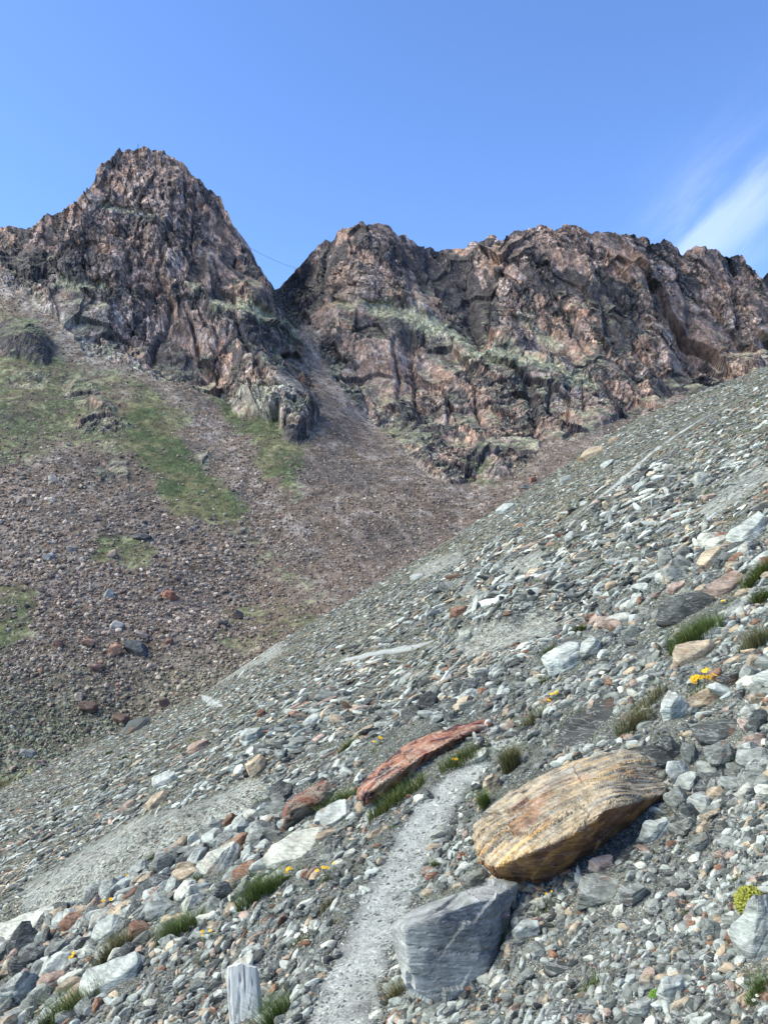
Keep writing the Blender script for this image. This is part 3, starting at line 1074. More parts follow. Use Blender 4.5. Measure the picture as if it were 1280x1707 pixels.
def layer_field(q, nl, th, seed, warp=.16):
    """broken bedding: a random value per layer that also changes along the layer"""
    s = (q @ nl) / th + warp * fbm(q * (.35 / th), 3, seed).astype(np.float64)
    i = np.floor(s)
    fr = s - i
    lat = q - np.outer(q @ nl, nl)
    v0 = vnoise(np.concatenate([(lat @ np.array([[1, 0], [0, 1], [.5, .5]])) / (th * 22), i[:, None] * 7.31], 1), seed + 1)
    v1 = vnoise(np.concatenate([(lat @ np.array([[1, 0], [0, 1], [.5, .5]])) / (th * 22), (i[:, None] + 1) * 7.31], 1), seed + 1)
    w = sstep(.78, 1.0, fr)
    return v0 * (1 - w) + v1 * w, fr


def vertex_normals(v, f):
    n = np.zeros_like(v)
    fn = np.cross(v[f[:, 1]] - v[f[:, 0]], v[f[:, 2]] - v[f[:, 0]])
    for k in range(3):
        np.add.at(n, f[:, k], fn)
    return n / (np.linalg.norm(n, axis=1, keepdims=True) + 1e-12)


def P_at(px, py, y):
    xr, w = bearing(px, py)
    return np.array([float(xr) * y, y, EYE + float(w) * y])


def remeshed(bm, vox, smooth=2):
    """close a hull into an even skin of small faces"""
    me = bpy.data.meshes.new('hull')
    bm.to_mesh(me)
    bm.free()
    o = bpy.data.objects.new('hull', me)
    COL.objects.link(o)
    md = o.modifiers.new('skin', 'REMESH')
    md.mode = 'VOXEL'
    md.voxel_size = vox
    dg = bpy.context.evaluated_depsgraph_get()
    ev = o.evaluated_get(dg)
    m2 = ev.to_mesh()
    m2.calc_loop_triangles()
    v = np.empty(len(m2.vertices) * 3, np.float32)
    m2.vertices.foreach_get('co', v)
    f = np.empty(len(m2.loop_triangles) * 3, np.int32)
    m2.loop_triangles.foreach_get('vertices', f)
    ev.to_mesh_clear()
    bpy.data.objects.remove(o)
    bpy.data.meshes.remove(me)
    v, f = v.reshape(-1, 3).astype(np.float64), f.reshape(-1, 3)
    e = np.concatenate([f[:, [0, 1]], f[:, [1, 2]], f[:, [2, 0]]])
    for _ in range(smooth):
        s_, c_ = np.zeros_like(v), np.zeros(len(v))
        for a, b in ((0, 1), (1, 0)):
            np.add.at(s_, e[:, a], v[e[:, b]])
            np.add.at(c_, e[:, a], 1)
        v = .4 * v + .6 * s_ / c_[:, None]
    return v, f


def traced(name, cat, label, outline, front, y0, dtop, thick, colour, nl_px=(0, 1), nl_y=.3, th=.03, amp=.02, vox=.007, chip=.16, chipa=.15, shrink=.72, seed=1, mat=None):
    out = np.array(outline, float)
    lo, hi = out[:, 1].max(), out[:, 1].min()
    cx, cy = out.mean(0)
    pts = []
    for (px, py) in outline:
        y = y0 + dtop * (lo - py) / (lo - hi)
        pts.append(P_at(px, py, y))
        pts.append(P_at(cx + (px - cx) * shrink, cy + (py - cy) * shrink + 6, y + thick))
    for (px, py, dy) in front:
        pts.append(P_at(px, py, y0 + dy))
    pts = np.array(pts)
    bm = bmesh.new()
    for p in pts:
        bm.verts.new(p)
    bmesh.ops.convex_hull(bm, input=bm.verts)
    cen = pts.mean(0)
    v, f = remeshed(bm, vox)
    q = v - cen
    nl = nrmz((nl_px[0], nl_y, nl_px[1]))
    n = vertex_normals(q, f)
    lf, fr = layer_field(q, nl, th, seed)
    lf2, fr2 = layer_field(q, nl, th * .37, seed + 40)
    side = 1 - np.abs(n @ nl)
    big = fbm(q / .22, 3, seed + 9)
    ds = amp * (1.0 * lf * (.35 + side) + .5 * lf2 * side + .8 * big * .6) - amp * .6 * np.exp(-(fr / .12) ** 2) * side
    lf3, fr3 = layer_field(q, nl, th * .5, seed + 70, .6)
    crk = np.exp(-(fr3 / .16) ** 2) * sstep(.1, .5, lf3) * side
    fh, fc_, fe = facet(q / chip, seed + 5)
    ds = ds + fh * chip * chipa
    q = q + n * (ds - amp * 1.5 * crk)[:, None]
    lf2 = np.where(crk > .35, -1.2, lf2)
    col = colour(q + cen, q, n, lf, lf2)
    base = np.array([cen[0], cen[1], pts[:, 2].min()])
    me = mesh_from(name, q + cen - base, f.ravel(), np.full(len(f), 3), mat or M_STONE, col, False)
    o = link(name, me, None, label, cat, loc=base)
    HERO_FOOT.append((cx, cy, np.ptp(out[:, 0]) / 2, np.ptp(out[:, 1]) / 2))
    return o


def gy_at(px, py):
    return float(hit(px, py)[1][0])


def lay(base, *mods):
    c = np.empty((len(mods[0][1]), 3), np.float32)
    c[:] = base
    for cc, w in mods:
        c = mixc(c, cc, np.clip(w, 0, 1))
    return c


def col_orange(w, q, n, lf, lf2):
    b = fbm(q / .30, 4, 301)
    c = fbm(q / .09, 3, 302)
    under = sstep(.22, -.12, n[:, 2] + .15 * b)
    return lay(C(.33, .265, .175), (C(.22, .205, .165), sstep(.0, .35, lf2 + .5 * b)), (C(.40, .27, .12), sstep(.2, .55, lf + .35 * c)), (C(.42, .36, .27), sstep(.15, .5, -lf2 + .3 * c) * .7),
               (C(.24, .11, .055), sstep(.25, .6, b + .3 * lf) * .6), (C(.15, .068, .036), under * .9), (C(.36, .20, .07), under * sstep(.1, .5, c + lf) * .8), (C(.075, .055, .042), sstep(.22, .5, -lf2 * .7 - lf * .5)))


def col_slab(w, q, n, lf, lf2):
    b = fbm(q / .2, 4, 311)
    c = fbm(q / .05, 4, 312)
    lowz = sstep(-.10, -.20, q[:, 2] + .05 * b)
    return lay(C(.225, .235, .22), (C(.31, .32, .30), sstep(0, .5, b + .4 * c)), (C(.10, .11, .12), sstep(.1, .5, lf + .3 * c)), (C(.33, .30, .24), lowz * sstep(-.2, .3, b + c) * .8), (C(.36, .22, .11), lowz * sstep(.2, .5, c) * .8))


def col_red(w, q, n, lf, lf2):
    b = fbm(q / .26, 4, 321)
    c = fbm(q / .1, 4, 322)
    return lay(C(.24, .105, .066), (C(.34, .23, .165), sstep(.0, .5, -b * .7 + .6 * lf)), (C(.30, .135, .082), sstep(.1, .5, c)), (C(.060, .027, .030), sstep(.12, .3, b + .45 * c)), (C(.33, .29, .22), sstep(.35, .6, lf2 - .4 * b) * .7))


def col_brown(w, q, n, lf, lf2):
    b = fbm(q / .15, 4, 331)
    return lay(C(.19, .145, .105), (C(.26, .23, .185), sstep(0, .5, lf)), (C(.17, .075, .05), sstep(.0, .45, b - n[:, 0] * .6)), (C(.09, .06, .045), sstep(.2, .6, -lf2)))


def T(label, *a, **k):
    o = traced('boulder', 'boulder', label, *a, **k)
    return o


yb = gy_at(860, 1486)
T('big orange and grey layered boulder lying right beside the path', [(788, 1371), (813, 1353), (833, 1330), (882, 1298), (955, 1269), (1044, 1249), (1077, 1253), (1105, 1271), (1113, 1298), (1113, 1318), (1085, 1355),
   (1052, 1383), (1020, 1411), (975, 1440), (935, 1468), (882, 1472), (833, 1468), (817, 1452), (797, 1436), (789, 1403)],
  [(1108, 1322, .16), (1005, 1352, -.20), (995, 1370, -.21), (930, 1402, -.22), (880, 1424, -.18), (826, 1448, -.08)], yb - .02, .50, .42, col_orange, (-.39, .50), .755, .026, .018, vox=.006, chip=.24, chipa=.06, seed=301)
yb = gy_at(725, 1680)
T('dark grey angular slab standing beside the path under the big orange boulder', [(649, 1540), (672, 1521), (719, 1504), (782, 1483), (820, 1466), (866, 1471), (845, 1510), (834, 1551), (830, 1600), (822, 1622), (782, 1656), (731, 1678), (689, 1658), (672, 1637), (655, 1580)],
  [(672, 1546, -.03), (689, 1656, -.05), (733, 1526, -.03), (766, 1511, .0), (816, 1497, .1), (731, 1675, -.04), (815, 1618, .02)], yb + .02, .34, .3, col_slab, (.15, .95), .1, .05, .006, chip=.2, chipa=.085, seed=311)
yb = gy_at(610, 1345)
T('long rusty red boulder with dark purple stains beside the path bend', [(592, 1331), (596, 1310), (617, 1289), (647, 1264), (672, 1243), (719, 1226), (765, 1209), (816, 1198), (832, 1203), (803, 1228), (757, 1250), (719, 1283), (681, 1302), (632, 1324), (607, 1344)],
  [(622, 1318, -.14), (660, 1290, -.10), (700, 1262, -.02), (765, 1228, .12)], yb - .22, .62, .45, col_red, (-.39, .5), .7, .06, .03, vox=.010, chipa=.11, seed=321)
yb = gy_at(478, 1384)
T('brown split boulder with a rusty end just downhill of the red boulder', [(472, 1361), (474, 1340), (499, 1319), (546, 1298), (562, 1310), (558, 1333), (520, 1363), (470, 1384)],
  [(484, 1350, -.08), (530, 1335, .0), (476, 1380, -.02)], yb, .35, .3, col_brown, (-.4, .5), .7, .026, .016, vox=.009, seed=331)


def slabby(px, py, L, T_, tilt, colname, label, name='boulder', cat='boulder', depth=.62, flat=None, p=60, sink=.15, rngseed=None, mat=None, dip=.35, lodd=None, rust=0.0):
    """a boulder of visible length L and thickness T_ (photo points), its long axis tilted in the view"""
    xs, ys, zs = hit(px, py + T_ * .32)
    if np.isnan(ys[0]):
        xs, ys, zs = hit(px, py + T_ * .32 + 14)
        if np.isnan(ys[0]):
            print('MISS', label)
            return None
    y = float(ys[0]) + .12 * L * float(ys[0]) / FOC
    s = y / FOC
    rng = np.random.default_rng(rngseed if rngseed is not None else int(px * 7 + py * 13))
    lod = lodd or (5 if L > 62 else 4)
    v, f = ICO[lod]
    ext = np.array([L / 2 * s, L / 2 * s * depth, T_ / 2 * s])
    d = v * ext
    d /= np.linalg.norm(d, axis=1, keepdims=True)
    n = rng.normal(size=(9, 3)) * np.array([1, .7, .6])
    n = np.concatenate([n, [[.05, -.25, 1], [.1, 0, -1], [1, -.3, .25], [-1, -.2, .2], [.1, 1, .1], [.1, -1, .35], [.7, -.7, .2], [-.7, -.6, .3]] + rng.normal(size=(8, 3)) * .16])
    n /= np.linalg.norm(n, axis=1, keepdims=True)
    sup = np.sqrt(((n * ext) ** 2).sum(1)) * rng.uniform(.70, .96, len(n))
    q = d * soft_planes(d, n, sup, p)[:, None]
    q *= (ext / np.abs(q).max(0))
    nz = np.array([0, 0, 1.0])
    vn = vertex_normals(q, f)
    th = T_ * s * .14
    lf, fr = layer_field(q, nz, th, int(px) % 97)
    big = fbm(q / (L * s * .3), 4, int(py) % 91)
    side = 1 - np.abs(vn[:, 2])
    q = q + vn * (T_ * s * (.045 * lf * (.3 + side) + .06 * big) - T_ * s * .03 * np.exp(-(fr / .13) ** 2) * side)[:, None]
    t = R(tilt)
    ex = nrmz((math.cos(t), rng.uniform(-.1, .25), math.sin(t)))
    ez = np.array([-math.sin(t), -dip, math.cos(t)])
    ez = nrmz(ez - ex * (ez @ ex))
    ey = np.cross(ez, ex)
    M = np.stack([ex, ey, ez], 1)
    w = q @ M.T
    cen = P_at(px, py, y)
    base = np.array([cen[0], cen[1], cen[2] + w[:, 2].min()])
    bc = PC[PN.index(colname)] * rng.uniform(.85, 1.15)
    b = fbm(w / (L * s * .35) + 3, 4, int(px) % 83)
    c = lay(bc, (bc * 1.45, sstep(.0, .6, lf)), (bc * .5, sstep(.15, .6, -lf + .3 * b)), (C(.24, .12, .065), sstep(.25 - rust, .7 - rust, b) * (.35 + rust)), (bc * 1.25, sstep(.1, .5, -b) * .6))
    me = mesh_from(name, w + cen - base, f.ravel(), np.full(len(f), 3), mat or M_STONE, c, False)
    HERO_FOOT.append((px, py, L / 2 * abs(math.cos(t)) + T_ * .2, T_ / 2 + L / 2 * abs(math.sin(t)) * .8))
    return link(name, me, None, label, cat, loc=base)


HEROES = [
    (1165, 799, 36, 24, 15, 'whitish', 'rounded whitish boulder alone on the far moraine slope'),
    (1246, 888, 92, 44, 24, 'pale grey', 'wide pale grey slab bulging from the moraine at its upper edge'),
    (1184, 932, 52, 30, 52, 'tan', 'tan slab leaning upright downhill of the wide pale slab'),
    (1142, 1012, 118, 40, 27, 'dark slate', 'long dark brown weathered slab with a shadowed underside'),
    (1212, 976, 76, 30, 32, 'pinkish', 'long pinkish grey slab just uphill of the dark brown slab'),
    (944, 1101, 78, 48, 22, 'pale grey', 'pale grey layered boulder below the bare clay scarp'),
    (985, 1082, 46, 34, 35, 'pale grey', 'pale grey block leaning against the layered boulder below the scarp'),
    (800, 1122, 38, 24, 10, 'whitish', 'chunky whitish boulder downhill of the bare clay scarp'),
    (778, 1062, 25, 24, 10, 'whitish', 'small round whitish boulder at the foot of the clay scarp'),
    (766, 1020, 40, 22, 25, 'rust brown', 'dark red brown boulder lying above the clay scarp'),
    (1018, 979, 22, 19, 10, 'tan', 'squarish tan boulder at the top of the clay scarp'),
    (1034, 1034, 52, 20, 20, 'whitish', 'flat whitish slab between the clay scarp and the dark brown slab'),
    (1155, 1088, 78, 30, 26, 'tan', 'tan slab below the large grass clump, dark beneath', ),
    (986, 1212, 140, 26, 29, 'dark slate', 'long thin dark slab on edge uphill of the big orange boulder'),
    (1123, 1180, 66, 58, 40, 'pale grey', 'pale streaked boulder beside the yellow flowers'),
    (1172, 1165, 60, 34, 35, 'tan', 'tan flaky boulder right behind the yellow flowers'),
    (1203, 1222, 92, 34, 18, 'dark slate', 'dark grey curved slab atop the rubble above the orange boulder'),
    (1201, 1266, 58, 52, 10, 'grey', 'blocky grey boulder under the dark curved slab'),
    (1150, 1261, 60, 30, -62, 'grey', 'grey slab standing upright next to the blocky grey boulder'),
    (1118, 1250, 44, 38, -40, 'dark slate', 'dark slab wedged behind the end of the orange boulder'),
    (1133, 1290, 54, 32, -58, 'pale grey', 'pale grey slab tilted against the end of the orange boulder'),
    (1131, 1340, 46, 40, -50, 'grey', 'grey block downhill of the tilted slabs at the orange boulder'),
    (1090, 1387, 62, 40, 40, 'pale grey', 'pale grey slab leaning on the underside of the orange boulder'),
    (1003, 1486, 98, 54, 12, 'grey', 'grey boulder with white veins below the orange boulder'),
    (1058, 1494, 64, 44, 28, 'grey', 'smooth dark grey boulder touching the white veined boulder'),
    (1270, 1560, 130, 96, 58, 'pale grey', 'large rounded pale boulder cut by the edge of view'),
    (876, 1553, 46, 38, 10, 'pale grey', 'round pale grey stone below the dark grey slab'),
    (1170, 1407, 46, 32, 30, 'grey', 'dull grey stone half buried in gravel beyond the orange boulder'),
    (929, 1615, 46, 17, 14, 'dark slate', 'narrow dark slate stone below the round pale stone'),
    (1118, 1650, 48, 38, 10, 'pale grey', 'rounded pale bluish stone near the bottom of the gravel'),
    (1072, 1680, 56, 32, 14, 'pale grey', 'flattened pale stone next to the bluish stone at the bottom'),
    (792, 1466, 50, 34, 35, 'grey', 'grey stone wedged between dark slab and orange boulder'),
    (820, 1308, 36, 34, 30, 'tan', 'tan grey boulder on the uphill edge of the path'),
    (1002, 1443, 46, 24, 12, 'pinkish', 'pinkish stone tucked under the orange boulder'),
    (554, 1364, 74, 32, 26, 'pale grey', 'pale slab next to the brown split boulder'),
    (487, 1420, 124, 40, 27, 'whitish', 'long pale slab parallel to the path downhill of the split boulder'),
    (361, 1440, 84, 40, 50, 'whitish', 'upright leaning pale slab among the downhill rubble'),
    (579, 1470, 26, 24, 20, 'grey', 'bluish grey block on the downhill edge of the path'),
    (38, 1548, 100, 36, 22, 'whitish', 'long whitish slab at the foot of the bare clay bank'),
    (186, 1628, 112, 46, 24, 'pale grey', 'broad pale slab in the rubble, uphill of the grass clump'),
    (174, 1558, 66, 34, 25, 'pale grey', 'pale slab in the rubble above the broad pale slab'),
    (28, 1655, 70, 56, 20, 'pale grey', 'thick pale boulder in the lowest corner of the rubble'),
    (88, 1640, 54, 34, 22, 'pinkish', 'pinkish rounded boulder beside the thick pale boulder'),
    (155, 1512, 34, 24, 40, 'pinkish', 'pink and tan boulder on top of the rubble heap'),
    (262, 1333, 52, 28, 36, 'tan', 'tan layered boulder at the top of the clay bank'),
    (428, 1280, 38, 32, 40, 'tan', 'cream coloured boulder alone on the gravel flank'),
    (420, 1227, 42, 34, 18, 'pale grey', 'pale boulder uphill of the cream coloured boulder'),
    (332, 1246, 40, 22, 30, 'pinkish', 'two toned pale and rusty boulder on the flank'),
    (226, 1213, 54, 20, 32, 'dark slate', 'dark grey slab lying on the moraine skyline'),
    (384, 1369, 34, 22, 30, 'rust brown', 'dark rusty stone downhill of the brown split boulder'),
    (402, 1401, 32, 22, 38, 'rust brown', 'bright rusty orange stone uphill of the leaning pale slab'),
    (273, 1300, 42, 20, 20, 'pale grey', 'pale grey stone just above the tan layered boulder'),
    (212, 1344, 34, 14, 36, 'pinkish', 'thin tan pink slab beside the tan layered boulder'),
    (985, 757, 50, 16, 30, 'tan', 'brown pointed slab jutting from the moraine skyline'),
    (942, 800, 32, 14, 14, 'pale grey', 'pale flat boulder on the moraine skyline'),
    (1012, 773, 28, 16, 26, 'pale grey', 'pale boulder just below the brown pointed slab'),
    (842, 848, 36, 16, 24, 'pale grey', 'long pale boulder on the crest above the valley'),
    (1022, 732, 22, 9, 28, 'tan', 'small tan slab on the skyline above the pointed slab'),
    (695, 963, 28, 11, 22, 'pale grey', 'pale flat stone on the crest near the shaded scree'),
    (950, 897, 26, 16, 25, 'pale grey', 'bluish pale stone in the middle of the far moraine slope'),
    (1010, 843, 18, 16, -30, 'tan', 'small cream stone beside the faint upper path'),
    (1065, 950, 28, 14, 8, 'whitish', 'white flat stone uphill of the tan squarish boulder'),
    (1135, 922, 32, 14, 12, 'rust brown', 'rusty flat boulder uphill of the pinkish slab'),
    (1127, 978, 36, 18, 18, 'pinkish', 'pinkish boulder above the dark brown slab'),
    (1182, 828, 26, 14, 12, 'pinkish', 'pinkish stone below the whitish boulder on the far slope'),
    (435, 1190, 18, 16, 20, 'rust brown', 'orange pink stone high on the flank above the pale boulder'),
    (697, 1186, 20, 16, 10, 'whitish', 'whitish stone uphill of the red boulder'),
    (519, 1201, 32, 14, 25, 'pale grey', 'pale flat stone on the flank above the red boulder'),
    (1262, 1165, 34, 20, 4, 'tan', 'squarish tan striped block in the rubble uphill of the flowers'),
    (1250, 1190, 40, 26, 30, 'pale grey', 'bluish block under the tan striped block'),
    (1190, 1125, 44, 28, 35, 'rust brown', 'brown slab above the yellow flowers'),
    (1222, 1130, 50, 28, 22, 'dark slate', 'dark pointed slab next to the brown slab'),
    (786, 1264, 60, 20, 22, 'whitish', 'whitish flat slab at the path bend below the red boulder'),
    (640, 1192, 30, 16, 15, 'grey', 'grey stone in the dark hollow above the red boulder'),
]
for i, h_ in enumerate(HEROES):
    slabby(*h_, rust=.15 if h_[5] in ('pinkish', 'tan') and i % 2 else 0.0)

# stone behind the post and the post itself
slabby(400, 1618, 60, 26, 35, 'whitish', 'sharp whitish stone right behind the pale post')


def make_post():
    y = gy_at(414, 1690) - .12
    tl, tr = P_at(379, 1617, y), P_at(432, 1615, y + .02)
    wdt = (tr - tl)[0]
    top = P_at(406, 1606, y)
    x0, z1 = (tl[0] + tr[0]) / 2, top[2]
    z0 = float(gz(np.array([x0]), np.array([y]))[0]) - .05
    nseg, nr = 150, 64
    ang = np.linspace(0, 2 * math.pi, nr, endpoint=False)
    prof = np.array([(-.5, -.30), (-.36, -.44), (.20, -.50), (.42, -.38), (.5, .2), (.3, .45), (-.35, .42), (-.5, .1)])
    pl = np.concatenate([prof, prof[:1]])
    per = np.concatenate([[0], np.cumsum(np.linalg.norm(np.diff(pl, axis=0), axis=1))])
    u = np.linspace(0, per[-1], nr, endpoint=False)
    ring = np.stack([np.interp(u, per, pl[:, 0]), np.interp(u, per, pl[:, 1])], 1) * np.array([wdt, wdt * .42])
    tops = z1 - .022 * (np.abs(ring[:, 0] / wdt + .06) * 2) ** 1.2 - .02 * (ring[:, 1] > 0) + .006 * vnoise(np.stack([ring[:, 0] * 60, ring[:, 1] * 60, u * 0], 1), 3)
    V = []
    for k in range(nseg):
        a = k / (nseg - 1)
        z = z0 + (tops - z0) * a
        grow = 1 + .07 * (1 - a)
        rx, ry = ring[:, 0] * grow + .022 * (1 - a), ring[:, 1] * grow + .02 * a
        V.append(np.stack([x0 + rx, y + ry, z], 1))
    V = np.concatenate(V)
    nn = np.tile(ring / np.linalg.norm(ring, axis=1, keepdims=True), (nseg, 1))
    gr = fbm(np.stack([V[:, 0] * 85, V[:, 1] * 85, V[:, 2] * 3.0], 1), 4, 401, 2.1, .6)
    cr = ridged(np.stack([V[:, 0] * 30, V[:, 1] * 30, V[:, 2] * 1.6], 1), 2, 402)
    V[:, :2] += nn * (.0012 * gr - .004 * sstep(1.1, 1.4, cr) + .005 * fbm(V * np.array([9, 9, 4.0]), 3, 403))[:, None]
    cap = np.array([[x0 - .01, y, z1 + .004]])
    f = []
    for k in range(nseg - 1):
        for j in range(nr):
            a, b = k * nr + j, k * nr + (j + 1) % nr
            f.append((a, b, b + nr, a + nr))
    f4 = np.array(f)
    tri = np.array([((nseg - 1) * nr + j, (nseg - 1) * nr + (j + 1) % nr, nseg * nr) for j in range(nr)])
    V = np.concatenate([V, cap])
    gr, cr = np.append(gr, 0), np.append(cr, 0)
    pat = fbm(np.stack([V[:, 0] * 9, V[:, 1] * 9, V[:, 2] * 4], 1), 3, 404)
    col = lay(C(.58, .58, .54), (C(.50, .51, .48), sstep(.2, .8, gr)), (C(.62, .60, .52), sstep(.1, .6, pat) * .6), (C(.13, .14, .15), sstep(1.2, 1.45, cr) * .8))
    base = np.array([x0, y, z0])
    me = mesh_from('post', V - base, np.concatenate([f4.ravel(), tri.ravel()]), np.concatenate([np.full(len(f4), 4), np.full(len(tri), 3)]), M_WOOD, col, False)
    link('post', me, None, 'white weathered upright post with vertical cracks beside the path', 'post', loc=base)
    HERO_FOOT.append((408, 1665, 34, 60))


def wood_material():
    m, gg, bs = new_mat('bleached_wood')
    pos = gg.n('ShaderNodeTexCoord').outputs['Object']
    sv = gg.scale3(pos, (75, 75, 4))
    n1 = gg.noise(sv, 1.0, 5, .65, .3)
    k = gg.ramp(n1, .3, .7, .78, 1.2)
    rgb = gg.n('ShaderNodeCombineXYZ')
    for i in range(3):
        gg.set(rgb.inputs[i], k)
    gg.set(bs.inputs['Base Color'], gg.mix(1.0, attr(gg, 'tint'), rgb.outputs[0], 'MULTIPLY'))
    bump(gg, bs, n1, .35, .004)
    return m


M_WOOD = wood_material()
make_post()
print('heroes', time.time() - T0)

# boulders on the scree across the valley
PDg = PD.reshape(NR, NC, 3)


def far_point(px, py):
    j = int(np.clip(np.searchsorted(cpx, px), 1, NC - 2))
    pxs, pys = to_px(PDg[:, j, 0], PDg[:, j, 1], PDg[:, j, 2])
    i = int(np.argmin(np.abs(pys - py)))
    return PDg[i, j]


FAR = [(283, 994, 26, 18, C(.20, .085, .055), 'rust red block alone in the middle of the scree'), (189, 1085, 28, 22, C(.24, .13, .09), 'reddish block beside a dark boulder in the scree'),
       (226, 1081, 40, 26, C(.06, .065, .07), 'dark grey boulder beside the reddish block in the scree'), (235, 1059, 26, 14, C(.22, .17, .14), 'tan flat boulder above the dark grey scree boulder'),
       (88, 798, 16, 12, C(.38, .33, .28), 'pale boulder at the top of the scree field'), (88, 833, 12, 10, C(.42, .36, .29), 'small cream boulder below the pale one at the scree top'),
       (187, 925, 18, 16, C(.27, .20, .16), 'tan boulder in the small grass patch'), (194, 1044, 24, 16, C(.33, .32, .30), 'pale triangular boulder in the scree'),
       (147, 1072, 22, 14, C(.21, .12, .09), 'rust boulder in the scree uphill of the reddish block'), (99, 1074, 16, 12, C(.19, .10, .075), 'small red boulder at the side of the scree'),
       (182, 991, 20, 16, C(.21, .22, .225), 'bluish grey boulder in the upper scree'), (397, 1026, 24, 14, C(.07, .05, .045), 'dark brown boulder on the green mound'),
       (198, 1200, 28, 18, C(.13, .08, .06), 'dark brown boulder near the moraine crest'), (147, 1180, 34, 16, C(.10, .065, .05), 'long dark brown boulder in the lichen covered scree'),
       (82, 928, 20, 12, C(.24, .24, .235), 'grey flat boulder in the upper scree'), (237, 896, 34, 10, C(.06, .06, .065), 'dark flat boulder above the small grass patch'),
       (118, 917, 18, 12, C(.22, .20, .18), 'grey tan boulder beside the small grass patch'), (372, 1040, 18, 9, C(.05, .05, .05), 'black flat boulder on the green mound'),
       (283, 1070, 16, 9, C(.15, .075, .055), 'rust boulder on the edge of the green mound'), (160, 1115, 24, 12, C(.13, .08, .07), 'dark reddish slab below the reddish block'),
       (45, 1255, 30, 12, C(.19, .20, .19), 'grey slab in the lowest scree'), (68, 1272, 20, 10, C(.15, .12, .115), 'brown slab in the lowest scree'),
       (272, 1172, 20, 14, C(.12, .075, .06), 'dark brown block in the scree next to the crest'), (130, 1162, 18, 14, C(.26, .22, .18), 'tan block above the long dark brown boulder'),
       (876, 812, 18, 9, C(.22, .22, .21), 'grey boulder at the foot of the ridge'), (886, 800, 16, 10, C(.24, .12, .08), 'rust boulder at the foot of the ridge')]
far_foot = []
for k, (px, py, L, H_, col, lab) in enumerate(FAR):
    p = far_point(px, py + H_ * .25)
    s = p[1] / FOC
    rng = np.random.default_rng(500 + k)
    q, f = rock_unit(rng, 4, .75, 30, 10, .05)
    q = q / np.abs(q).max(0) * np.array([L / 2 * s, L / 2 * s * .8, H_ * .62 * s])
    a = rng.uniform(-.35, .35)
    Rm = np.array([[math.cos(a), 0, -math.sin(a)], [0, 1, 0], [math.sin(a), 0, math.cos(a)]])
    w = q @ Rm.T
    b = fbm(w / (L * s * .3), 4, 510 + k)
    c = lay(col, (col * 1.5, sstep(.1, .6, b)), (col * .55, sstep(.1, .6, -b)))
    base = np.array([p[0], p[1], p[2] + w[:, 2].min() * .55])
    me = mesh_from('scree_boulder', w - np.array([0, 0, w[:, 2].min()]), f.ravel(), np.full(len(f), 3), M_FARSTONE, c, False)
    link('scree_boulder', me, None, lab, 'boulder', loc=base)
    far_foot.append((px, py, L / 2, H_ / 2))

# ------------------------------------------------------------------ stones across the valley
rs = np.random.default_rng(21)
NSC = 70000
ci = rs.integers(1, NC - 1, NSC * 3)
ri = (rs.random(NSC * 3) * (NR - 2)).astype(int)
flat = ri * NC + ci
upn = NN[flat, 2]
rk, gr_ = rockf[flat], gsp[flat]
ppx, ppy = pxr[flat], pyr[flat]
keep = (rk < .3) & (rs.random(len(flat)) > gr_ * .93)
vis = ppy < np.interp(ppx, SKYLINE[:, 0], SKYLINE[:, 1]) + 50
keep &= vis & (ppx > -120) & (ppx < 1400)
flat = flat[keep][:NSC]
ppx, ppy = pxr[flat], pyr[flat]
N_ = len(flat)
pos = PD[flat] + rs.normal(size=(N_, 3)) * np.array([.8, .8, 0])
coarse = sstep(620, 950, ppy - .12 * (ppx - 200) + 60 * b1[flat])
coarse *= 1 - .75 * sstep(380, 520, ppx + 40 * b1[flat])
spx = 2.1 * (1 - rs.random(N_)) ** (-1 / 2.6)
spx = np.minimum(spx * (.75 + .75 * coarse), 4 + 8.5 * coarse)
size = spx * pos[:, 1] / FOC / 2 * 1.15
scp = np.stack([C(.185, .150, .128), C(.255, .220, .195), C(.090, .077, .070), C(.38, .33, .285), C(.21, .13, .095), C(.23, .235, .22)])
cidx = rs.choice(6, N_, p=[.36, .27, .14, .11, .05, .07])
colr = scp[cidx] * C(1.04, .98, .90) * rs.choice([.6, .95, 1.3], (N_, 1)).astype(np.float32) * rs.uniform(.8, 1.2, (N_, 1)).astype(np.float32)
lowg = sstep(1010, 1230, ppy - .15 * ppx + 70 * b1[flat])
colr = mixc(colr, C(.20, .22, .145), lowg * (rs.random(N_) < .7) * .85)
nr_ = NN[flat]
rot = frames(nr_, rs.uniform(0, 6.28, N_), np.full(N_, .35), rs)
mass('scree_stones', 'brown and grey scree stones covering the slope across the valley', M_FARSTONE, pos, size, rot, colr.astype(np.float32), np.ones(N_, int), .7, rs)

# ------------------------------------------------------------------ stones of the moraine
NM = 290000
px = rs.uniform(-70, 1350, NM * 2)
py = rs.uniform(600, 1800, NM * 2)
ok = py > np.interp(px, SKYLINE[:, 0], SKYLINE[:, 1]) - 12
px, py = px[ok][:NM], py[ok][:NM]
side = 70000                     # the same rubble carries on beyond both sides of the view
px2 = np.where(rs.random(side) < .5, rs.uniform(-900, -60, side), rs.uniform(1340, 2300, side))
py2 = rs.uniform(100, 2100, side)
ok = py2 > np.interp(px2, SKYLINE[:, 0], SKYLINE[:, 1]) + np.where(px2 > 1300, (1340 - px2) * .56, (px2 < 0) * (-200 - px2) * .5 * (px2 < -200)) - 10
px2, py2 = px2[ok], py2[ok]
outside = np.concatenate([np.zeros(len(px), bool), np.ones(len(px2), bool)])
px, py = np.concatenate([px, px2]), np.concatenate([py, py2])
hx, hy, hz = hit(px, py)
ok = ~np.isnan(hy)
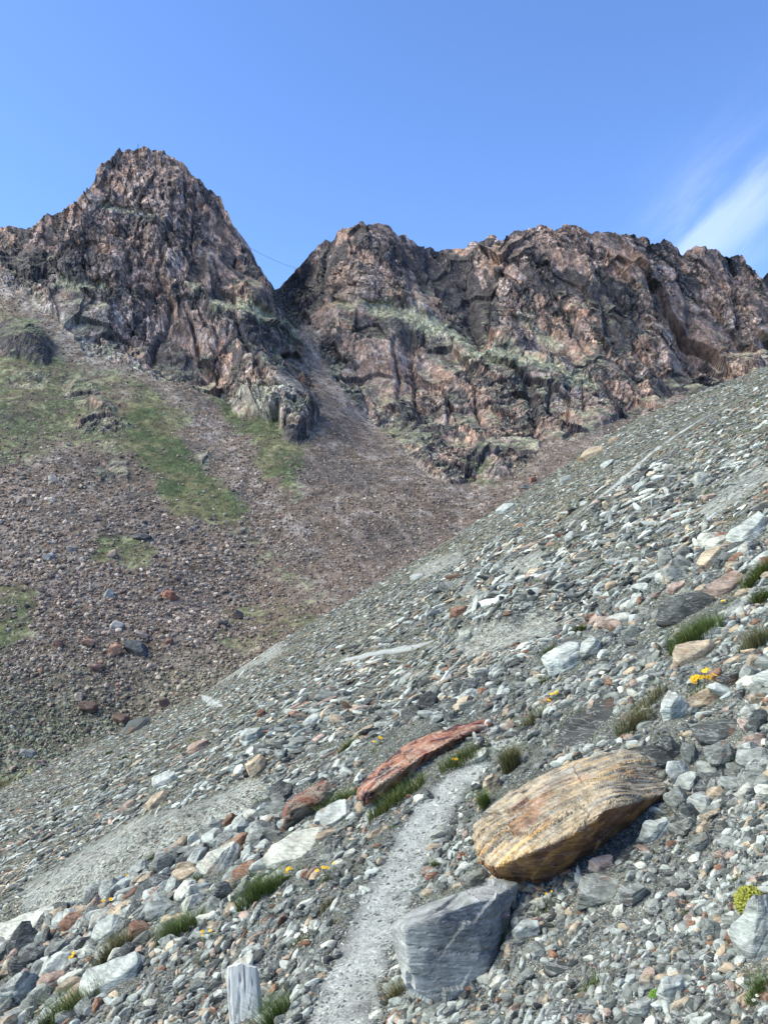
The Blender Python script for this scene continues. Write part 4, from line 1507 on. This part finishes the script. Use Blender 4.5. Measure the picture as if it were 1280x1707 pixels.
px, py, hx, hy, hz, outside = px[ok], py[ok], hx[ok], hy[ok], hz[ok], outside[ok]
N_ = len(px)
near = hy < 10
spx = 2.5 * (1 - rs.random(N_)) ** (-1 / np.where(near, 1.86, 1.95))
clus = fbm(p3(hx, hy, 1.0) * np.where(near, 1.1, .22)[:, None], 3, 601)
# blocky rubble fields
rub = np.zeros(N_)
for pts, rad in ((((0, 1590), (120, 1560), (260, 1500), (400, 1420), (480, 1360)), 70), (((0, 1680), (120, 1640)), 60), (((1130, 1290), (1200, 1210), (1280, 1150)), 75), (((1090, 1400), (1180, 1320), (1280, 1280)), 40),
                 (((560, 1225), (640, 1185), (760, 1150)), 35), (((760, 1040), (860, 960), (980, 900), (1100, 830)), 60), (((1000, 1000), (1100, 920), (1280, 900)), 50), (((420, 1260), (560, 1180)), 40)):
    d, _, _ = poly_dist(pts, px, py)
    rub = np.maximum(rub, 1 - sstep(rad * .6, rad * 1.3, d))
cw2 = clay_weight(px, py) * (~near)
spx *= (.78 + .75 * np.clip(clus, -.55, 1)) * (1 + np.where(near, .55, .18) * rub)
cap = np.where(near, 24 + 24 * rub, 13 + 9 * rub)
cap = np.where(rs.random(N_) < .012, cap * 1.7, cap)
fargrad = 1 - .5 * sstep(30, 100, hy)
spx = np.where(near, spx, spx * 1.25)
spx = np.where(outside, spx * 2.0, spx)
spx = np.clip(spx, 2.6, cap * fargrad)
dpath = np.abs(hx - path_x(hy)) / PATH_W
onpath = (dpath < .85) & (hy < 5.85)
spx = np.where(onpath, np.minimum(spx * .9, 8.5), spx)
kp = np.ones(N_, bool)
kp &= ~(onpath & (rs.random(N_) < .6 * (1 - .7 * np.clip(dpath, 0, 1))))
kp &= ~((cw2 > .4) & ((rs.random(N_) < .85) | (spx > 8)))
fp = np.full(N_, 1e9)
for pts in FARPATHS:
    fp = np.minimum(fp, poly_dist(pts, px, py)[0])
kp &= ~((fp < 6) & ((spx > 4.5) | (rs.random(N_) < .6)))
for (a, b, c, d) in HERO_FOOT:
    kp &= ~((((px - a) / (c * .8)) ** 2 + ((py - b) / (d * .8)) ** 2 < 1) & (spx > 5))
px, py, hx, hy, hz, spx, rub, near, clus = [q[kp] for q in (px, py, hx, hy, hz, spx, rub, near, clus)]
onp = onpath[kp]
N_ = len(px)
size = spx * hy / FOC / 2 * 1.25
nrm = slope_normal(hx, hy)
yaw = np.where(near, rs.normal(.15, .9, N_), rs.normal(.05, .5, N_))
rot = frames(nrm, yaw, np.where(rub > .4, .35, .22), rs)
cidx = rs.choice(len(PN), N_, p=PP)
warm = fbm(p3(hx, hy, .5) * np.where(near, 1.0, .3)[:, None], 3, 611)
swap = (rs.random(N_) < np.clip(warm - .2, 0, .35)) & (cidx < 2)
cidx = np.where(swap, rs.choice([4, 5, 6], N_), cidx)
small = spx < 7
cidx = np.where(onp, rs.choice([0, 1, 3], N_, p=[.5, .3, .2]), cidx)
cols = PC[cidx] * rs.uniform(.75, 1.2, (N_, 1)).astype(np.float32)
olv = fbm(p3(hx, hy, .09), 3, 613)
flk = (~near) & (rs.random(N_) < .4 + .5 * np.clip(olv, -.5, .8)) & (spx < 12)
cols = np.where((~near)[:, None], cols * rs.choice([.55, .9, 1.25, 1.5], N_)[:, None].astype(np.float32), cols)
cols = np.where(flk[:, None], mixc(cols, C(.15, .145, .10), np.full(N_, .55)), cols)
cols = np.where(((spx < 13) & near & ~onp & (rs.random(N_) < .6))[:, None], mixc(cols, C(.085, .097, .10), np.full(N_, .7)), cols)
pos = np.stack([hx, hy, hz], 1) + nrm * (size * .12)[:, None]
squash = np.ones((N_, 3))
squash[:, 1] = np.where(near, rs.uniform(.65, 1, N_), rs.uniform(.5, .9, N_))
squash[:, 2] = np.where(near, 1, rs.uniform(.5, .95, N_))
squash[:, 0] = np.where(near, rs.uniform(.9, 1.4, N_), rs.uniform(1.1, 1.9, N_))
order = np.argsort(-spx)
top_ = [i for i in order if 0 < px[i] < 1280 and py[i] < 1700][:225]
sel = np.zeros(N_, bool)
sel[top_] = True
rest = ~sel
mass('pebbles', 'loose grey gravel and small stones covering the moraine', M_STONE, pos[rest], size[rest], rot[rest], cols[rest].astype(np.float32), np.where(spx[rest] > 9, 2, 1), .5, rs, None, squash[rest])

MARKS = [(950, 1365, 'the big orange boulder'), (745, 1580, 'the dark grey slab'), (715, 1262, 'the red boulder'), (515, 1340, 'the brown split boulder'), (408, 1655, 'the white post'), (1160, 1058, 'the large grass clump'),
         (40, 1548, 'the long whitish slab'), (186, 1628, 'the broad pale slab'), (361, 1440, 'the leaning pale slab'), (487, 1420, 'the long pale slab'), (262, 1333, 'the tan layered boulder'), (428, 1280, 'the cream boulder'),
         (944, 1101, 'the pale layered boulder'), (766, 1020, 'the red brown boulder'), (1246, 888, 'the wide pale slab'), (1165, 799, 'the rounded whitish boulder'), (1142, 1012, 'the dark brown slab'), (1165, 1140, 'the yellow flowers'),
         (1270, 1560, 'the large rounded boulder'), (1003, 1486, 'the white veined boulder'), (1203, 1222, 'the dark curved slab'), (985, 757, 'the pointed skyline slab'), (842, 848, 'the long crest boulder'), (225, 1213, 'the dark skyline slab')]
mk = np.array([(a, b) for a, b, _ in MARKS])
groups = {}
for i in top_:
    dd = np.hypot(mk[:, 0] - px[i], mk[:, 1] - py[i])
    j = int(np.argmin(dd))
    dx_, dy_ = px[i] - mk[j, 0], py[i] - mk[j, 1]
    rel = ('above' if dy_ < 0 else 'below') if abs(dy_) > abs(dx_) * .6 else ('uphill of' if dx_ > 0 else 'downhill of')
    groups.setdefault((PN[cidx[i]], j, rel), []).append((dd[j], i))
ORD = ['closest', 'second closest', 'third closest', 'fourth closest', 'fifth closest', 'sixth closest', 'seventh closest', 'eighth closest', 'ninth closest', 'tenth closest', 'eleventh closest', 'twelfth closest']
for (cn, j, rel), lst in groups.items():
    lst.sort()
    for k, (_, i) in enumerate(lst):
        rng = np.random.default_rng(int(i))
        v, f = rock_unit(rng, 3, rng.uniform(.35, .65), 50, 11, .05)
        w = v @ (rot[i] * size[i]).T
        b = fbm(v * 3 + i % 50, 3, 621)
        ba = cols[i].astype(np.float32)
        c = lay(ba, (ba * 1.4, sstep(.1, .6, b)), (ba * .6, sstep(.1, .6, -b)))
        z0 = w[:, 2].min()
        me = mesh_from('stone', w - np.array([0, 0, z0]), f.ravel(), np.full(len(f), 3), M_STONE, c, False)
        if len(lst) == 1:
            lab = f'loose {cn} stone {rel} {MARKS[j][2]}'
        else:
            lab = f'loose {cn} stone, {ORD[min(k, 11)]} of its colour {rel} {MARKS[j][2]}'
        link('stone', me, None, lab, 'stone', 'loose stones scattered on the moraine', loc=pos[i] + np.array([0, 0, z0]))
print('stones', time.time() - T0)


# ------------------------------------------------------------------ grass and flowers
def plant_material():
    m, gg, bs = new_mat('plant')
    gg.set(bs.inputs['Base Color'], attr(gg, 'tint'))
    bs.inputs['Roughness'].default_value = .7
    return m


M_PLANT = plant_material()


def blades(rng, root, n, length, spread, lean, width, cols):
    """n curved grass blades; root (n,3). returns co, quads, tint"""
    az = rng.uniform(0, 2 * math.pi, n)
    out = np.abs(rng.normal(0, 1, n)) * spread + .08
    L = length * rng.uniform(.5, 1.1, n)
    dirx = np.stack([np.cos(az), np.sin(az), np.zeros(n)], 1) * out[:, None] + lean
    sidev = np.stack([-np.sin(az), np.cos(az), np.zeros(n)], 1)
    co, t = [], []
    c = cols[rng.integers(0, len(cols), n)] * rng.uniform(.7, 1.25, (n, 1))
    for k, a in enumerate((0, .4, .75, 1.0)):
        up_ = np.array([0, 0, 1.0])[None] * (a - .25 * a * a)
        p = root + (up_ + dirx * (a ** 1.6)) * L[:, None]
        ww = width * (1 - a * .92) * .5
        co += [p - sidev * ww, p + sidev * ww]
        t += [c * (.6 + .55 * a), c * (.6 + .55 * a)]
    co = np.stack(co, 1)
    t = np.stack(t, 1)
    q = np.array([[0, 1, 3, 2], [2, 3, 5, 4], [4, 5, 7, 6]])
    f = (q[None] + (np.arange(n) * 8)[:, None, None]).reshape(-1, 4)
    return co.reshape(-1, 3), f, t.reshape(-1, 3)


GREEN = np.array([(.085, .155, .032), (.11, .175, .036), (.06, .115, .028), (.15, .18, .05)])
DRY = np.array([(.22, .19, .09), (.13, .15, .05), (.26, .22, .12), (.10, .13, .045)])
OLIVE = np.array([(.11, .15, .03), (.16, .16, .04), (.09, .13, .03), (.06, .10, .025)])


def tuft(px, py, w, h, tilt, kind, label, n=220):
    n = max(n, 60)
    x, y, z = [float(a[0]) for a in hit(px, py + h * .35)]
    s = y / FOC
    rng = np.random.default_rng(int(px * 3 + py))
    t = R(tilt)
    a = np.clip(rng.normal(0, .27, n), -.5, .5) * w * s
    b = np.clip(rng.normal(0, .30, n), -.5, .5) * w * s * .35
    rx = x + a * math.cos(t)
    ry = y + b + a * .15
    rz = gz(rx, ry) - .004
    root = np.stack([rx, ry, rz], 1)
    cols = {'g': GREEN, 'd': DRY, 'o': OLIVE}[kind]
    if kind == 'g':
        cols = np.concatenate([GREEN, GREEN, GREEN, DRY[:1]])
    co, f, tt = blades(rng, root, n, h * s * .85, .55, np.array([-.25, -.12, 0]), max(.0022, .0008 * y), cols)
    base = np.array([x, y, z])
    me = mesh_from('grass_tuft', co - base, f.ravel(), np.full(len(f), 4), M_PLANT, tt, False)
    link('grass_tuft', me, None, label, 'grass', 'grass tufts growing between the stones', loc=base)


TUFTS = [(1160, 1052, 92, 52, 22, 'g', 'largest dark green grass clump, above the tan slab', 900), (1262, 956, 52, 40, 15, 'o', 'bright green grass clump at the uphill edge of view', 420), (1270, 992, 40, 30, 10, 'o', 'green grass clump just below the bright green clump', 300),
         (1262, 1058, 56, 56, 15, 'd', 'dry olive grass clump beside the large dark clump', 320), (1060, 1196, 70, 54, 28, 'd', 'dry straw coloured grass by the long thin dark slab', 300), (852, 1262, 56, 66, 60, 'd', 'tall wispy grass on the uphill side of the path bend', 420),
         (808, 1330, 40, 44, 70, 'g', 'dark green tuft between path and orange boulder', 220), (662, 1326, 96, 34, 27, 'o', 'long grass strip along the foot of the red boulder', 600), (775, 1256, 90, 30, 28, 'o', 'grass strip at the upper foot of the red boulder', 420),
         (566, 1332, 64, 34, 25, 'g', 'green grass between brown split boulder and red boulder', 420), (497, 1394, 50, 22, 25, 'g', 'low grass under the pale slab below the split boulder', 240), (436, 1478, 80, 50, 33, 'g', 'dark grass clump at the end of the long pale slab', 600),
         (300, 1544, 78, 44, 30, 'g', 'dark grass clump in the middle of the rubble', 520), (192, 1578, 62, 50, 35, 'd', 'brownish grass clump beside the broad pale slab', 380), (122, 1672, 90, 62, 20, 'g', 'leafy green grass clump at the bottom of the rubble', 420),
         (456, 1690, 52, 64, 10, 'g', 'dark grass growing right beside the white post', 420), (317, 1470, 30, 26, 20, 'g', 'small dark tuft beside the leaning pale slab', 140), (257, 1427, 24, 15, 10, 'o', 'small bright tuft on the bare clay bank', 110),
         (914, 1082, 26, 16, 10, 'o', 'small yellowish green tuft above the pale layered boulder', 110), (968, 1045, 20, 18, 10, 'o', 'small tuft on the edge of the clay scarp', 90), (902, 1136, 22, 14, 10, 'o', 'low tuft below the pale layered boulder', 80),
         (582, 1240, 34, 20, 10, 'g', 'dark tuft in the stony hollow above the red boulder', 160), (430, 1337, 20, 16, 10, 'g', 'small tuft uphill of the rusty stones', 90), (968, 1195, 64, 44, 30, 'd', 'dry grass on the crest behind the orange boulder', 240),
         (888, 1195, 50, 36, 25, 'd', 'sparse dry grass near the end of the red boulder', 180), (1085, 1160, 60, 34, 25, 'd', 'sparse dry grass beside the pale streaked boulder', 200), (725, 1440, 24, 26, 60, 'g', 'small green tuft on the uphill rim of the path', 110),
         (545, 1505, 26, 20, 20, 'd', 'small dry tuft on the downhill rim of the path', 110), (395, 1205, 14, 9, 10, 'o', 'tiny tuft on the flank beside the pale boulder', 60), (1105, 962, 26, 16, 10, 'o', 'tuft beside the rusty flat boulder', 110),
         (1150, 1000, 30, 14, 20, 'o', 'low tuft on top of the dark brown slab', 100), (208, 1262, 14, 10, 10, 'o', 'tiny tuft near the moraine crest', 60), (180, 1255, 12, 9, 10, 'o', 'tiny tuft next to another near the crest', 50), (1265, 1640, 40, 50, 10, 'g', 'dark tuft under the large rounded boulder', 220),
         (335, 1600, 30, 22, 20, 'd', 'brownish tuft downhill of the white post', 120), (660, 1650, 34, 40, 20, 'd', 'dry tuft at the base of the dark grey slab', 160)]
for t_ in TUFTS:
    tuft(*t_[:7], int(t_[7] * 1.6))


def disc(rng, c, r, normal, npet, colp, colc):
    """one small composite blossom: petals round a dome"""
    n = nrmz(normal)
    a = nrmz(np.cross(n, [0, 1, .3]))
    b = np.cross(n, a)
    V, F, Tn = [], [], []
    for k in range(npet):
        th_ = 2 * math.pi * k / npet + rng.uniform(-.1, .1)
        d = a * math.cos(th_) + b * math.sin(th_)
        e = -a * math.sin(th_) + b * math.cos(th_)
        i = len(V)
        V += [c + d * r * .25 - e * r * .10, c + d * r * .25 + e * r * .10, c + d * r * .8 + e * r * .2 + n * r * .1, c + d * r + n * r * .05, c + d * r * .8 - e * r * .2 + n * r * .1]
        F.append([i, i + 1, i + 2, i + 3, i + 4])
        Tn += [colp] * 5
    i = len(V)
    ring = [c + (a * math.cos(q) + b * math.sin(q)) * r * .33 + n * r * .12 for q in np.linspace(0, 2 * math.pi, 8, endpoint=False)]
    V += ring + [c + n * r * .38]
    Tn += [colc] * 9
    for k in range(8):
        F.append([i + k, i + (k + 1) % 8, i + 8])
    return V, F, Tn


def flower(px, py, w, h, nb, colp, colc, label, rpx=5.0, petals=9, leafy=OLIVE):
    x, y, z = [float(a[0]) for a in hit(px, py + h * .6)]
    s = y / FOC
    rng = np.random.default_rng(int(px + 5 * py))
    root = bpy.data.objects.new('flowering_plant', None)
    COL.objects.link(root)
    root.location = (x, y, z)
    root['label'] = label
    root['category'] = 'flower'
    root['group'] = 'alpine flowers among the stones'
    base = np.array([x, y, z])
    nl_ = 40 + 8 * nb
    rr_ = np.stack([rng.normal(0, .28, nl_) * w * s, rng.normal(0, .2, nl_) * w * s, np.zeros(nl_)], 1)
    rr_[:, 2] = gz(x + rr_[:, 0], y + rr_[:, 1]) - z
    co, f, tt = blades(rng, rr_, nl_, h * s * .5, .7, np.array([-.1, -.1, 0]), .0042, leafy)
    link('leaves', mesh_from('leaves', co, f.ravel(), np.full(len(f), 4), M_PLANT, tt), parent=root)
    for k in range(nb):
        ox, oy = rng.normal(0, .30) * w * s, rng.normal(0, .15) * w * s
        tip = np.array([ox, oy, float(gz(np.array([x + ox]), np.array([y + oy]))[0]) - z + h * s * rng.uniform(.55, 1.0)])
        foot = np.array([ox * .6, oy * .6, tip[2] - h * s * .9])
        r = .0016
        V, F = [], []
        for q in range(5):
            a = q / 4
            p = foot + (tip - foot) * a + np.array([.006 * math.sin(a * 3), 0, 0])
            V += [p + np.array([r * math.cos(g_), r * math.sin(g_), 0]) for g_ in (0, 2.1, 4.2)]
        for q in range(4):
            for e in range(3):
                F.append([q * 3 + e, q * 3 + (e + 1) % 3, q * 3 + 3 + (e + 1) % 3, q * 3 + 3 + e])
        stem = link('stem', mesh_from('stem', np.array(V), np.array(F).ravel(), np.full(len(F), 4), M_PLANT, np.full((len(V), 3), (.12, .15, .07))), parent=root)
        V, F, Tn = disc(rng, tip, rpx * s * rng.uniform(.8, 1.2), (rng.normal(0, .3), -.5 + rng.normal(0, .2), 1), petals, colp, colc)
        link('blossom', mesh_from('blossom', np.array(V), np.concatenate([np.array(q) for q in F]), np.array([len(q) for q in F]), M_PLANT, np.array(Tn)), parent=root)


YEL, ORG, WHT = (.78, .50, .02), (.75, .36, .01), (.75, .75, .70)
for a in [(1166, 1140, 40, 40, 12, YEL, ORG, 'yellow flower clump on silvery stems, largest on the slope', 6.0), (1208, 1000, 14, 12, 2, YEL, ORG, 'single yellow flower below the pinkish grey slab', 5),
          (545, 1448, 30, 34, 4, YEL, ORG, 'yellow flowers with silvery leaves at the downhill rim of the path', 4.5), (480, 1455, 18, 18, 4, YEL, ORG, 'yellow flowers by the dark grass at the long pale slab', 4.5),
          (925, 1158, 18, 14, 4, YEL, ORG, 'small yellow flowers uphill of the red boulder end', 4.5), (632, 1233, 14, 14, 3, YEL, ORG, 'yellow flowers in the hollow above the red boulder', 4.5),
          (760, 1270, 14, 12, 2, YEL, ORG, 'yellow flower beside the flat whitish slab at the path', 4.5), (216, 1458, 26, 14, 2, YEL, ORG, 'yellow flowers under the bare clay bank', 4.5), (186, 1500, 22, 14, 2, YEL, ORG, 'yellow flowers on top of the rubble heap', 4.5), (124, 1592, 20, 14, 3, YEL, ORG, 'yellow flowers between the slabs in the rubble', 4.5), (345, 1557, 28, 16, 3, YEL, ORG, 'yellow flowers next to the dark grass in the rubble', 4.0),
          (500, 1558, 40, 22, 9, WHT, (.7, .6, .2), 'white flower cushion on the downhill rim of the path', 4.5), (1225, 1460, 14, 14, 2, WHT, (.7, .5, .1), 'white flowers on the gravel near the lime cushion', 4.0),
          (1142, 1514, 12, 12, 2, WHT, (.7, .5, .1), 'white flower below the smooth dark grey boulder', 4.0), (1258, 1665, 14, 14, 2, WHT, (.7, .5, .1), 'white flower under the large rounded boulder', 4.0),
          (828, 1556, 36, 36, 6, (.35, .10, .12), (.2, .05, .05), 'small green plant with dark red buds on the dark slab', 2.5), (985, 1625, 36, 34, 3, (.45, .2, .22), (.3, .1, .1), 'small green plant with pinkish buds in the gravel', 2.5),
          (905, 1502, 40, 26, 3, YEL, ORG, 'green plant with yellow tips under the orange boulder', 2.5)]:
    flower(*a[:8], rpx=a[8] * (1 if a[8] > 5 else .8))


def cushion(px, py, w, h, col, label):
    x, y, z = [float(a[0]) for a in hit(px, py + h * .5)]
    s = y / FOC
    v, f = ICO[5]
    d = v * np.array([w / 2, w / 2.4, h / 2]) * s
    nz_ = fbm(v * 6, 3, 701)
    cell, cr, ed = facet(v * 11, 702)
    q = d * (1 + .28 * nz_ + .14 * np.clip(ed, 0, .6))[:, None]
    base = np.array([x, y, z])
    c = lay(C(*col), (C(*col) * 1.5, sstep(.2, .7, ed)), (C(*col) * .4, 1 - sstep(.0, .2, ed)))
    link('cushion_plant', mesh_from('cushion_plant', q + np.array([0, 0, h * s * .25]), f.ravel(), np.full(len(f), 3), M_PLANT, c, False), None, label, 'plant', loc=base)


cushion(1250, 1494, 44, 46, (.28, .29, .05), 'lime yellow cushion plant touching the large rounded boulder')
cushion(1092, 1656, 18, 16, (.14, .26, .04), 'small bright green cushion beside the pale bluish stone')

# low plants too many to count on the moraine
n_ = 2600
px = rs.uniform(-40, 1320, n_)
py = rs.uniform(640, 1700, n_)
hx, hy, hz = hit(px, py)
veg = fbm(p3(hx, hy, .3), 3, 711)
ok = (~np.isnan(hy)) & (hy > 3) & (rs.random(n_) < np.where(hy > 10, .9, .28))
ok &= ~((np.abs(hx - path_x(hy)) < PATH_W * 1.1) & (hy < 9)) & (np.nan_to_num(clay_weight(px, py)) < .3)
COs, Fs, Ts, base_ = [], [], [], 0
for i in np.nonzero(ok)[0]:
    s = hy[i] / FOC
    k = 14
    w_ = rs.uniform(5, 13) * s
    rt = np.stack([hx[i] + rs.normal(0, w_ * .5, k), hy[i] + rs.normal(0, w_ * .5, k), np.zeros(k)], 1)
    rt[:, 2] = gz(rt[:, 0], rt[:, 1])
    co, f, tt = blades(rs, rt, k, min(rs.uniform(4, 9) * s, .25), .7, np.array([-.1, 0, 0]), .0016 * hy[i] * .75, DRY if rs.random() < .6 else OLIVE)
    COs.append(co)
    Fs.append(f + base_)
    Ts.append(tt)
    base_ += len(co)
co, ff, ti = np.concatenate(COs), np.concatenate(Fs), np.concatenate(Ts)
link('ground_cover', mesh_from('ground_cover', co, ff.ravel(), np.full(len(ff), 4), M_PLANT, ti), 'stuff', 'sparse low herbs and moss dotted over the moraine')


# ------------------------------------------------------------------ cable in the gap and the pole on the summit
def tube(name, pts, r, mat, label, cat):
    pts = np.array(pts, float)
    V, F = [], []
    n = len(pts)
    for i in range(n):
        t = nrmz(pts[min(i + 1, n - 1)] - pts[max(i - 1, 0)])
        a = nrmz(np.cross(t, [.1, 1, .05]))
        b = np.cross(t, a)
        V += [pts[i] + r * (a * math.cos(q) + b * math.sin(q)) for q in np.linspace(0, 2 * math.pi, 6, endpoint=False)]
    for i in range(n - 1):
        for k in range(6):
            F.append([i * 6 + k, i * 6 + (k + 1) % 6, i * 6 + 6 + (k + 1) % 6, i * 6 + 6 + k])
    base = pts.min(0)
    me = mesh_from(name, np.array(V) - base, np.array(F).ravel(), np.full(len(F), 4), mat)
    return link(name, me, None, label, cat, loc=base)


m_cab, gg, bs = new_mat('dark_steel')
bs.inputs['Base Color'].default_value = (.06, .065, .075, 1)
a, b = P_at(396, 400, 850), P_at(512, 452, 930)
pts = [a + (b - a) * t - np.array([0, 0, 4.5 * (1 - (2 * t - 1) ** 2)]) for t in np.linspace(0, 1, 24)]
tube('cable', pts, .16, m_cab, 'thin dark cable spanning the gap between the two summits', 'cable')
p = far_point(228, 238)
tube('summit_pole', [p + np.array([0, 0, -2.0]), p + np.array([0, 0, 2]), p + np.array([.1, 0, 5.5])], .35, m_cab, 'tiny dark pole on top of the tall left peak', 'pole')

print('done', time.time() - T0)
